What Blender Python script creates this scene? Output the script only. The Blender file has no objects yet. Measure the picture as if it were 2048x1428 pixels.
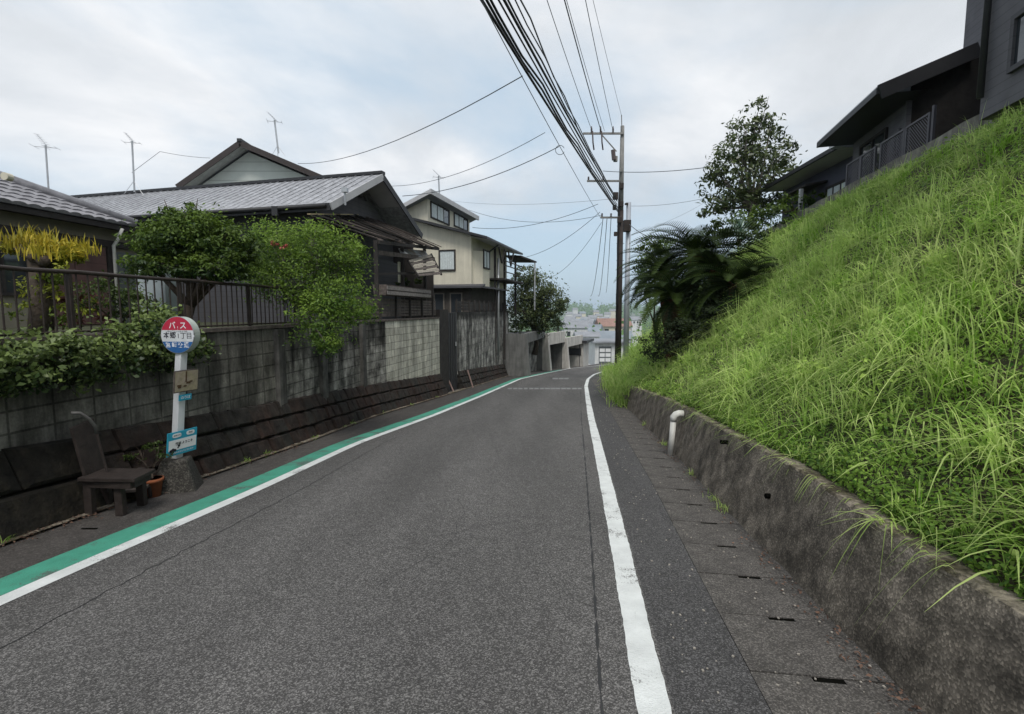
import bpy, math, random
import numpy as np
from mathutils import Vector, Matrix
random.seed(7); RNG = np.random.default_rng(11)
R = math.radians
V3 = Vector
SC = bpy.context.scene
COL = SC.collection
# ------------------------------------------------------------------ camera, sky, sun, exposure
F = 1000.0; PITCH = R(5.37); EYE = 1.6; SL = 0.08
cd = bpy.data.cameras.new('camera'); cam = bpy.data.objects.new('camera', cd); COL.objects.link(cam)
cam.location = (0, 0, EYE); cam.rotation_euler = (R(90) - PITCH, 0, 0)
cd.sensor_width = 36; cd.sensor_fit = 'HORIZONTAL'; cd.lens = 36 * F / 2048
cd.clip_start = 0.05; cd.clip_end = 12000
SC.camera = cam
SUN_EL, SUN_AZ = 56, 172          # azimuth measured clockwise from +Y (north) : light comes from the left, a little behind
W = bpy.data.worlds.new('World'); SC.world = W; W.use_nodes = True
def build_world():
    nt = W.node_tree; N = nt.nodes; L = nt.links
    N.clear()
    def n(t, **k):
        x = N.new(t)
        for a, b in k.items(): setattr(x, a, b)
        return x
    out = n('ShaderNodeOutputWorld'); bg = n('ShaderNodeBackground'); bg.inputs['Strength'].default_value = 0.1
    sky = n('ShaderNodeTexSky', sky_type='NISHITA', sun_disc=False)
    sky.sun_elevation = R(SUN_EL); sky.sun_rotation = R(SUN_AZ); sky.air_density = 1.0; sky.dust_density = 2.0
    tc = n('ShaderNodeTexCoord'); sep = n('ShaderNodeSeparateXYZ'); L.new(tc.outputs['Generated'], sep.inputs[0])
    zz = n('ShaderNodeMath', operation='MAXIMUM'); L.new(sep.outputs[2], zz.inputs[0]); zz.inputs[1].default_value = 0.0
    za = n('ShaderNodeMath', operation='ADD'); L.new(zz.outputs[0], za.inputs[0]); za.inputs[1].default_value = 0.22
    dx = n('ShaderNodeMath', operation='DIVIDE'); L.new(sep.outputs[0], dx.inputs[0]); L.new(za.outputs[0], dx.inputs[1])
    dy = n('ShaderNodeMath', operation='DIVIDE'); L.new(sep.outputs[1], dy.inputs[0]); L.new(za.outputs[0], dy.inputs[1])
    cmb = n('ShaderNodeCombineXYZ'); L.new(dx.outputs[0], cmb.inputs[0]); L.new(dy.outputs[0], cmb.inputs[1])
    def noise(scale, det, rough, off, dist=0.0):
        mp = n('ShaderNodeMapping'); mp.inputs['Location'].default_value = off; L.new(cmb.outputs[0], mp.inputs[0])
        x = n('ShaderNodeTexNoise'); x.inputs['Scale'].default_value = scale; x.inputs['Detail'].default_value = det
        x.inputs['Roughness'].default_value = rough; x.inputs['Distortion'].default_value = dist
        L.new(mp.outputs[0], x.inputs['Vector']); return x.outputs['Fac']
    def ramp(fac, stops):
        r = n('ShaderNodeValToRGB'); L.new(fac, r.inputs[0]); e = r.color_ramp.elements
        while len(e) < len(stops): e.new(0.5)
        for i, (p, c) in enumerate(stops): e[i].position = p; e[i].color = (*c, 1)
        return r.outputs[0]
    mask = ramp(noise(0.75, 9, 0.56, (3.1, 1.7, 0), 0.3), [(0.36, (0, 0, 0)), (0.56, (1, 1, 1))])
    tone = ramp(noise(1.1, 9, 0.6, (9.3, 4.2, 2), 0.35), [(0.30, (4.0, 4.25, 4.5)), (0.50, (5.1, 5.35, 5.65)), (0.66, (6.4, 6.5, 6.65))])
    # thin veil so that the open sky is the pale blue of the photograph
    veil = n('ShaderNodeMix', data_type='RGBA'); veil.inputs[0].default_value = 0.78
    L.new(sky.outputs[0], veil.inputs[6])
    hz = ramp(zz.outputs[0], [(0.0, (3.1, 4.15, 5.15)), (0.2, (3.85, 4.75, 5.5)), (0.6, (4.4, 5.2, 5.9))]); L.new(hz, veil.inputs[7])
    # clouds thin out low over the plain
    low = ramp(zz.outputs[0], [(0.04, (0, 0, 0)), (0.26, (1, 1, 1))])
    mm = n('ShaderNodeMath', operation='MULTIPLY'); L.new(mask, mm.inputs[0]); L.new(low, mm.inputs[1])
    mx = n('ShaderNodeMix', data_type='RGBA'); L.new(mm.outputs[0], mx.inputs[0]); L.new(veil.outputs[2], mx.inputs[6]); L.new(tone, mx.inputs[7])
    L.new(mx.outputs[2], bg.inputs['Color']); L.new(bg.outputs[0], out.inputs[0])
build_world()
sl = bpy.data.lights.new('sun', 'SUN'); sun = bpy.data.objects.new('sun', sl); COL.objects.link(sun)
sl.energy = 1.5; sl.angle = R(20); sl.color = (1.0, 0.96, 0.9)
_sd = V3((math.sin(R(SUN_AZ)) * math.cos(R(SUN_EL)), math.cos(R(SUN_AZ)) * math.cos(R(SUN_EL)), math.sin(R(SUN_EL))))
sun.rotation_euler = _sd.to_track_quat('Z', 'Y').to_euler()
vs = SC.view_settings; vs.view_transform = 'Standard'; vs.look = 'None'; vs.gamma = 1; vs.exposure = 0.62; vs.use_curve_mapping = False
SC.cycles.max_bounces = 6; SC.cycles.diffuse_bounces = 3; SC.cycles.transparent_max_bounces = 8; SC.cycles.volume_bounces = 0

# ------------------------------------------------------------------ picture <-> place
cp, sp = math.cos(PITCH), math.sin(PITCH)
def ray(px, py):
    dx = (px - 1024) / F; dy = (714 - py) / F
    return (dx, cp + dy * sp, -sp + dy * cp)
def at(px, py, Y):
    d = ray(px, py); t = Y / d[1]
    return V3((d[0] * t, Y, EYE + d[2] * t))
def gnd(px, py):
    d = ray(px, py); t = -EYE / (d[2] + SL * d[1])
    return V3((d[0] * t, d[1] * t, EYE + d[2] * t))
def onplane(px, py, P, n):
    d = V3(ray(px, py)); o = V3((0, 0, EYE)); t = (P - o).dot(n) / d.dot(n)
    return o + d * t
def rz(Y): return -SL * Y            # road height
def WH(y): return .70 - .115 * max(0, min(1, (3.7 - y) / 1.7)) - (0 if y < 9 else min(.2, (y - 9) * .025))
# ------------------------------------------------------------------ mesh builder
class MB:
    def __init__(s): s.v = []; s.f = []; s.uv = []
    def face(s, pts, uvs=None):
        i = len(s.v); s.v += [tuple(p) for p in pts]; s.f.append(tuple(range(i, i + len(pts))))
        s.uv += list(uvs) if uvs else [(0, 0)] * len(pts)
        return s
    def hexa(s, p):                   # 8 points: bottom ring 0-3, top ring 4-7
        i = len(s.v); s.v += [tuple(q) for q in p]
        for f in ((3, 2, 1, 0), (4, 5, 6, 7), (0, 1, 5, 4), (1, 2, 6, 5), (2, 3, 7, 6), (3, 0, 4, 7)):
            s.f.append(tuple(i + k for k in f)); s.uv += [(0, 0)] * 4
        return s
    def box(s, c, d, M=None, a=0.0):
        hx, hy, hz = d[0] / 2, d[1] / 2, d[2] / 2
        P = [V3((x, y, z)) for z in (-hz, hz) for x, y in ((-hx, -hy), (hx, -hy), (hx, hy), (-hx, hy))]
        M = M if M is not None else Matrix.Rotation(a, 3, 'Z')
        return s.hexa([M @ p + V3(c) for p in P])
    def frame_box(s, o, U, Vv, u0, u1, v0, v1, z0, z1):   # box in an upright frame (origin o, plan axes U,V)
        P = []
        for z in (z0, z1):
            for u, v in ((u0, v0), (u1, v0), (u1, v1), (u0, v1)):
                q = o + U * u + Vv * v; P.append(V3((q.x, q.y, z)))
        return s.hexa(P)
    def prism(s, poly, d):
        n = len(poly); i = len(s.v); d = V3(d)
        s.v += [tuple(V3(p)) for p in poly] + [tuple(V3(p) + d) for p in poly]
        s.f.append(tuple(i + k for k in range(n))); s.f.append(tuple(i + n + k for k in reversed(range(n)))); s.uv += [(0, 0)] * (2 * n)
        for k in range(n):
            j = (k + 1) % n; s.f.append((i + k, i + n + k, i + n + j, i + j)); s.uv += [(0, 0)] * 4
        return s
    def bar(s, a, b, w, h=None, up=(0, 0, 1)):
        a = V3(a); b = V3(b); h = h or w; d = (b - a)
        if d.length < 1e-6: return s
        d.normalize(); up = V3(up)
        if abs(d.dot(up)) > 0.98: up = V3((0, 1, 0)) if abs(d.y) < .9 else V3((1, 0, 0))
        x = d.cross(up).normalized() * w / 2; y = x.cross(d).normalized() * h / 2
        return s.hexa([a - x - y, a + x - y, a + x + y, a - x + y, b - x - y, b + x - y, b + x + y, b - x + y])
    def tube(s, pts, r, n=6, caps=True):
        pts = [V3(p) for p in pts]; m = len(pts); rs = r if isinstance(r, (list, tuple)) else [r] * m
        i0 = len(s.v); prev = None
        for k, p in enumerate(pts):
            d = (pts[min(k + 1, m - 1)] - pts[max(k - 1, 0)]).normalized()
            if prev is None:
                x = d.cross(V3((0, 0, 1)))
                if x.length < 0.1: x = d.cross(V3((1, 0, 0)))
            else: x = prev - d * prev.dot(d)
            x.normalize(); prev = x; y = d.cross(x)
            for j in range(n):
                a = 2 * math.pi * j / n; s.v.append(tuple(p + (x * math.cos(a) + y * math.sin(a)) * rs[k]))
        for k in range(m - 1):
            for j in range(n):
                a = i0 + k * n + j; b = i0 + k * n + (j + 1) % n
                s.f.append((a, b, b + n, a + n)); s.uv += [(0, 0)] * 4
        if caps:
            s.f.append(tuple(i0 + j for j in reversed(range(n)))); s.f.append(tuple(i0 + (m - 1) * n + j for j in range(n))); s.uv += [(0, 0)] * (2 * n)
        return s
    def lathe(s, c, prof, n=12):
        return s.tube([V3(c) + V3((0, 0, z)) for z, r in prof], [r for z, r in prof], n)
    def build(s, name, m, parent=None, smooth=False, bevel=0, uv=False, loc=None):
        me = bpy.data.meshes.new(name)
        if parent is not None: o0 = V3(parent['_o'])
        elif loc is not None: o0 = V3(loc)
        else:
            a = np.array(s.v); o0 = V3(((a[:, 0].min() + a[:, 0].max()) / 2, (a[:, 1].min() + a[:, 1].max()) / 2, a[:, 2].min()))
        me.from_pydata([(x - o0.x, y - o0.y, z - o0.z) for x, y, z in s.v], [], s.f)
        if uv:
            ul = me.uv_layers.new(name='UVMap'); ul.data.foreach_set('uv', np.array(s.uv, dtype=np.float32).ravel())
        me.materials.append(m)
        if smooth: me.polygons.foreach_set('use_smooth', [True] * len(me.polygons))
        me.update()
        o = bpy.data.objects.new(name, me); COL.objects.link(o); o['_o'] = tuple(o0)
        if parent is not None: o.parent = parent
        else: o.location = o0
        if bevel:
            b = o.modifiers.new('bevel', 'BEVEL'); b.width = bevel; b.segments = 2; b.limit_method = 'ANGLE'
        return o
def np_mesh(name, verts, quads, m, parent=None, tint=None, smooth=False):
    """verts (N,3), quads (M,4), tint (M,) per face"""
    me = bpy.data.meshes.new(name)
    o0 = np.array(parent['_o']) if parent is not None else np.array([verts[:, 0].mean(), verts[:, 1].mean(), verts[:, 2].min()])
    v = (verts - o0).astype(np.float32)
    me.vertices.add(len(v)); me.vertices.foreach_set('co', v.ravel())
    me.loops.add(quads.size); me.loops.foreach_set('vertex_index', quads.astype(np.int32).ravel())
    me.polygons.add(len(quads)); me.polygons.foreach_set('loop_start', np.arange(0, quads.size, 4, dtype=np.int32))
    me.update(calc_edges=True)
    if tint is not None:
        at_ = me.attributes.new('tint', 'FLOAT', 'FACE'); at_.data.foreach_set('value', tint.astype(np.float32))
    if smooth: me.polygons.foreach_set('use_smooth', np.ones(len(quads), dtype=bool))
    me.materials.append(m)
    o = bpy.data.objects.new(name, me); COL.objects.link(o); o['_o'] = tuple(float(a) for a in o0)
    if parent is not None: o.parent = parent
    else: o.location = V3(o0)
    return o
def root(name, loc, label, cat, group=None):
    o = bpy.data.objects.new(name, None); COL.objects.link(o); o.location = V3(loc); o['_o'] = tuple(V3(loc)); o.empty_display_size = 0.3
    return tag(o, label, cat, group)
def tag(o, label, cat, group=None):
    o['label'] = label; o['category'] = cat
    if group: o['group'] = group
    return o
def struct(o): o['kind'] = 'structure'; return o
def stuff(o, label=None, cat=None):
    o['kind'] = 'stuff'
    if label: o['label'] = label; o['category'] = cat
    return o
def lab(o, label): o['label'] = label; return o

# ------------------------------------------------------------------ materials
def mk(name, col, rough=0.85, var=0.18, scale=3.0, bump=0.0, bscale=40.0, metal=0.0, spec=0.3, streak=0.0, col2=None, cscale=None,
       tint=0.0, trans=0.0, lap=0.0, lapaxis=2, coord='Object', detail=6, tlo=None, thi=None):
    m = bpy.data.materials.new(name); m.use_nodes = True
    nt = m.node_tree; N = nt.nodes; L = nt.links; bs = N['Principled BSDF']
    bs.inputs['Roughness'].default_value = rough; bs.inputs['Metallic'].default_value = metal; bs.inputs['Specular IOR Level'].default_value = spec
    tc = N.new('ShaderNodeTexCoord').outputs[coord]
    def noise(sc, det=detail, rg=0.6, vec=None):
        x = N.new('ShaderNodeTexNoise'); x.inputs['Scale'].default_value = sc; x.inputs['Detail'].default_value = det; x.inputs['Roughness'].default_value = rg
        L.new(vec or tc, x.inputs['Vector']); return x.outputs['Fac']
    def mr(fac, a, b, lo=0.3, hi=0.7):
        x = N.new('ShaderNodeMapRange'); L.new(fac, x.inputs[0]); x.inputs[1].default_value = lo; x.inputs[2].default_value = hi
        x.inputs[3].default_value = a; x.inputs[4].default_value = b; return x.outputs[0]
    def mul(a, b):
        x = N.new('ShaderNodeMath'); x.operation = 'MULTIPLY'; L.new(a, x.inputs[0]); L.new(b, x.inputs[1]); return x.outputs[0]
    def mixc(fac, a, b):
        x = N.new('ShaderNodeMix'); x.data_type = 'RGBA'
        if isinstance(fac, float): x.inputs[0].default_value = fac
        else: L.new(fac, x.inputs[0])
        for k, c in ((6, a), (7, b)):
            if isinstance(c, tuple): x.inputs[k].default_value = (*c, 1)
            else: L.new(c, x.inputs[k])
        return x.outputs[2]
    c = tuple(col)
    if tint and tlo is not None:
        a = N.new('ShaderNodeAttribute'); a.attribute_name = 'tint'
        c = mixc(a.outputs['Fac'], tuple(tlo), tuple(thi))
    if col2 is not None:
        c = mixc(mr(noise(cscale or scale * 0.4), 0, 1, 0.42, 0.6), c, tuple(col2))
    f = mr(noise(scale), 1 - var, 1 + var)
    if streak:
        mp = N.new('ShaderNodeMapping'); mp.inputs['Scale'].default_value = (3.2, 3.2, 0.35) if coord == 'Object' else (3.2, 0.35, 1); L.new(tc, mp.inputs[0])
        f = mul(f, mr(noise(1.6, 5, 0.65, mp.outputs[0]), 1 - streak, 1.0 + streak * .3, 0.35, 0.62))
    if lap:
        sx = N.new('ShaderNodeSeparateXYZ'); L.new(tc, sx.inputs[0])
        d = N.new('ShaderNodeMath'); d.operation = 'DIVIDE'; L.new(sx.outputs[lapaxis], d.inputs[0]); d.inputs[1].default_value = lap
        fr = N.new('ShaderNodeMath'); fr.operation = 'FRACT'; L.new(d.outputs[0], fr.inputs[0])
        f = mul(f, mr(fr.outputs[0], 0.62, 1.0, 0.0, 0.14))
    vm = N.new('ShaderNodeVectorMath'); vm.operation = 'SCALE'
    if isinstance(c, tuple): vm.inputs[0].default_value = c
    else: L.new(c, vm.inputs[0])
    L.new(f, vm.inputs['Scale']); L.new(vm.outputs[0], bs.inputs['Base Color'])
    if bump:
        b = N.new('ShaderNodeBump'); b.inputs['Strength'].default_value = min(1.0, bump); b.inputs['Distance'].default_value = 0.02
        L.new(noise(bscale, 4), b.inputs['Height']); L.new(b.outputs[0], bs.inputs['Normal'])
    if trans:
        out = N['Material Output']; tr = N.new('ShaderNodeBsdfTranslucent'); L.new(vm.outputs[0], tr.inputs[0])
        ms = N.new('ShaderNodeMixShader'); ms.inputs[0].default_value = trans; L.new(bs.outputs[0], ms.inputs[1]); L.new(tr.outputs[0], ms.inputs[2]); L.new(ms.outputs[0], out.inputs[0])
    return m
def worn(name, col, under, thr=.64, scale=9):
    m = mk(name, col, .75, .12, 6, .5, 90); nt = m.node_tree; N = nt.nodes; L = nt.links; bs = N['Principled BSDF']; src = bs.inputs['Base Color'].links[0].from_socket
    tc = N.new('ShaderNodeTexCoord').outputs['Object']
    def nz(sc, d): x = N.new('ShaderNodeTexNoise'); x.inputs['Scale'].default_value = sc; x.inputs['Detail'].default_value = d; x.inputs['Roughness'].default_value = .7; L.new(tc, x.inputs['Vector']); return x.outputs['Fac']
    a = N.new('ShaderNodeMath'); a.operation = 'MULTIPLY_ADD'; L.new(nz(90, 4), a.inputs[0]); a.inputs[1].default_value = .55; L.new(nz(scale * .25, 6), a.inputs[2])
    r = N.new('ShaderNodeMapRange'); L.new(a.outputs[0], r.inputs[0]); r.inputs[1].default_value = thr + .22; r.inputs[2].default_value = thr + .30
    x = N.new('ShaderNodeMix'); x.data_type = 'RGBA'; L.new(r.outputs[0], x.inputs[0]); L.new(src, x.inputs[6]); x.inputs[7].default_value = (*under, 1); L.new(x.outputs[2], bs.inputs['Base Color']); return m
def leafmat(name, lo, hi, trans=0.3, rough=0.55, spec=0.35): return mk(name, lo, rough, 0.25, 1.2, tint=1, tlo=lo, thi=hi, trans=trans, spec=spec, detail=3)

def speckle(name, base, amount, grain, patch=0.18, rough=0.9, bump=0.6, aniso=(1.6, .22, 1), freq=.9):
    """aggregate surface: light and dark stones in a binder, plus broad tone patches"""
    m = bpy.data.materials.new(name); m.use_nodes = True; nt = m.node_tree; N = nt.nodes; L = nt.links; bs = N['Principled BSDF']
    bs.inputs['Roughness'].default_value = rough; bs.inputs['Specular IOR Level'].default_value = 0.35
    tc = N.new('ShaderNodeTexCoord').outputs['Object']
    vo = N.new('ShaderNodeTexVoronoi'); vo.inputs['Scale'].default_value = grain; L.new(tc, vo.inputs['Vector'])
    sx = N.new('ShaderNodeSeparateColor'); L.new(vo.outputs['Color'], sx.inputs[0])
    pw = N.new('ShaderNodeMath'); pw.operation = 'POWER'; L.new(sx.outputs[0], pw.inputs[0]); pw.inputs[1].default_value = 2.6
    r1 = N.new('ShaderNodeMapRange'); L.new(pw.outputs[0], r1.inputs[0]); r1.inputs[3].default_value = 1 - amount * .55; r1.inputs[4].default_value = 1 + amount * 1.7
    mpp = N.new('ShaderNodeMapping'); mpp.inputs['Scale'].default_value = aniso; mpp.inputs['Rotation'].default_value = (0, 0, .12); L.new(tc, mpp.inputs[0])
    no = N.new('ShaderNodeTexNoise'); no.inputs['Scale'].default_value = freq; no.inputs['Detail'].default_value = 8; no.inputs['Roughness'].default_value = .62; L.new(mpp.outputs[0], no.inputs['Vector'])
    r2 = N.new('ShaderNodeMapRange'); L.new(no.outputs['Fac'], r2.inputs[0]); r2.inputs[1].default_value = .3; r2.inputs[2].default_value = .7; r2.inputs[3].default_value = 1 - patch; r2.inputs[4].default_value = 1 + patch
    no2 = N.new('ShaderNodeTexNoise'); no2.inputs['Scale'].default_value = 9; no2.inputs['Detail'].default_value = 6; L.new(tc, no2.inputs['Vector'])
    r3 = N.new('ShaderNodeMapRange'); L.new(no2.outputs['Fac'], r3.inputs[0]); r3.inputs[1].default_value = .3; r3.inputs[2].default_value = .7; r3.inputs[3].default_value = 1 - patch * .6; r3.inputs[4].default_value = 1 + patch * .6
    a = N.new('ShaderNodeMath'); a.operation = 'MULTIPLY'; L.new(r1.outputs[0], a.inputs[0]); L.new(r2.outputs[0], a.inputs[1])
    b = N.new('ShaderNodeMath'); b.operation = 'MULTIPLY'; L.new(a.outputs[0], b.inputs[0]); L.new(r3.outputs[0], b.inputs[1])
    if name == 'asphalt':      # wheel-polished tracks, across the road in UV metres
        u_ = N.new('ShaderNodeSeparateXYZ'); L.new(N.new('ShaderNodeTexCoord').outputs['UV'], u_.inputs[0]); q = N.new('ShaderNodeMath'); q.operation = 'MULTIPLY_ADD'; L.new(u_.outputs[0], q.inputs[0]); q.inputs[1].default_value = 4.1; q.inputs[2].default_value = -4.6
        c_ = N.new('ShaderNodeMath'); c_.operation = 'COSINE'; L.new(q.outputs[0], c_.inputs[0]); e_ = N.new('ShaderNodeMath'); e_.operation = 'MULTIPLY_ADD'; L.new(c_.outputs[0], e_.inputs[0]); e_.inputs[1].default_value = .07; e_.inputs[2].default_value = 1.0
        b2 = N.new('ShaderNodeMath'); b2.operation = 'MULTIPLY'; L.new(b.outputs[0], b2.inputs[0]); L.new(e_.outputs[0], b2.inputs[1]); b = b2
    vm = N.new('ShaderNodeVectorMath'); vm.operation = 'SCALE'; vm.inputs[0].default_value = base; L.new(b.outputs[0], vm.inputs['Scale'])
    L.new(vm.outputs[0], bs.inputs['Base Color'])
    bp = N.new('ShaderNodeBump'); bp.inputs['Strength'].default_value = bump; bp.inputs['Distance'].default_value = 0.006
    L.new(vo.outputs['Distance'], bp.inputs['Height']); L.new(bp.outputs[0], bs.inputs['Normal'])
    return m

def wallmat(name, lo, hi, bw=0.4, bh=0.2, mortar=0.012, stain=0.75, mcol=(.02, .02, .018), top=0.0, topz=1.0, mdark=.5):
    """concrete blocks laid in UV space (metres), with run-down streaks, blotches and pale lime marks"""
    m = bpy.data.materials.new(name); m.use_nodes = True; nt = m.node_tree; N = nt.nodes; L = nt.links; bs = N['Principled BSDF']
    bs.inputs['Roughness'].default_value = 0.95; bs.inputs['Specular IOR Level'].default_value = 0.15
    uv = N.new('ShaderNodeTexCoord').outputs['UV']
    br = N.new('ShaderNodeTexBrick'); br.inputs['Scale'].default_value = 1; br.inputs['Brick Width'].default_value = bw; br.inputs['Row Height'].default_value = bh
    br.inputs['Mortar Size'].default_value = mortar; br.inputs['Mortar Smooth'].default_value = 0.3; br.offset = 0.0; br.inputs['Bias'].default_value = 0
    br.inputs['Color1'].default_value = (.8, .8, .8, 1); br.inputs['Color2'].default_value = (1.15, 1.15, 1.15, 1); br.inputs['Mortar'].default_value = (*[mdark] * 3, 1)
    L.new(uv, br.inputs['Vector'])
    def nz(sc, scl=(1, 1, 1), det=7, rg=.65):
        mp = N.new('ShaderNodeMapping'); mp.inputs['Scale'].default_value = scl; L.new(uv, mp.inputs[0])
        x = N.new('ShaderNodeTexNoise'); x.inputs['Scale'].default_value = sc; x.inputs['Detail'].default_value = det; x.inputs['Roughness'].default_value = rg; L.new(mp.outputs[0], x.inputs['Vector']); return x.outputs['Fac']
    def mr(f, a, b, lo, hi):
        x = N.new('ShaderNodeMapRange'); L.new(f, x.inputs[0]); x.inputs[1].default_value = lo; x.inputs[2].default_value = hi; x.inputs[3].default_value = a; x.inputs[4].default_value = b; return x.outputs[0]
    def op(o, a, b):
        x = N.new('ShaderNodeMath'); x.operation = o
        for k, q in ((0, a), (1, b)):
            if isinstance(q, float): x.inputs[k].default_value = q
            else: L.new(q, x.inputs[k])
        return x.outputs[0]
    s1 = mr(nz(1.3, (2.2, .25, 1)), 1 - stain, 1.0, .38, .58)          # long streaks
    s2 = mr(nz(7, (1.6, .5, 1)), .62, 1.15, .33, .66)                    # fine drips
    s3 = mr(nz(2.1), 0, 1, .35, .65)                                  # blotches pick lo / hi
    s4 = mr(nz(38, det=3), .82, 1.18, .3, .7)
    f = op('MULTIPLY', op('MULTIPLY', s1, s2), s4)
    if top:                                                          # dark algae band down from the coping
        sx = N.new('ShaderNodeSeparateXYZ'); L.new(uv, sx.inputs[0])
        e = op('ADD', sx.outputs[1], mr(nz(2.4, (2, .6, 1)), -.35, .35, .3, .7))
        f = op('MULTIPLY', f, mr(e, 1.0, 1 - top, topz - .12, topz + .12))
    mix = N.new('ShaderNodeMix'); mix.data_type = 'RGBA'; L.new(s3, mix.inputs[0]); mix.inputs[6].default_value = (*lo, 1); mix.inputs[7].default_value = (*hi, 1)
    mb = N.new('ShaderNodeMix'); mb.data_type = 'RGBA'; mb.blend_type = 'MULTIPLY'; mb.inputs[0].default_value = 1; L.new(mix.outputs[2], mb.inputs[6]); L.new(br.outputs['Color'], mb.inputs[7])
    vm = N.new('ShaderNodeVectorMath'); vm.operation = 'SCALE'; L.new(mb.outputs[2], vm.inputs[0]); L.new(f, vm.inputs['Scale']); L.new(vm.outputs[0], bs.inputs['Base Color'])
    h = op('ADD', op('MULTIPLY', br.outputs['Fac'], -1.0), op('MULTIPLY', nz(30, det=4), 0.5))
    bp = N.new('ShaderNodeBump'); bp.inputs['Strength'].default_value = .7; bp.inputs['Distance'].default_value = .012; L.new(h, bp.inputs['Height']); L.new(bp.outputs[0], bs.inputs['Normal'])
    return m

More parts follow.
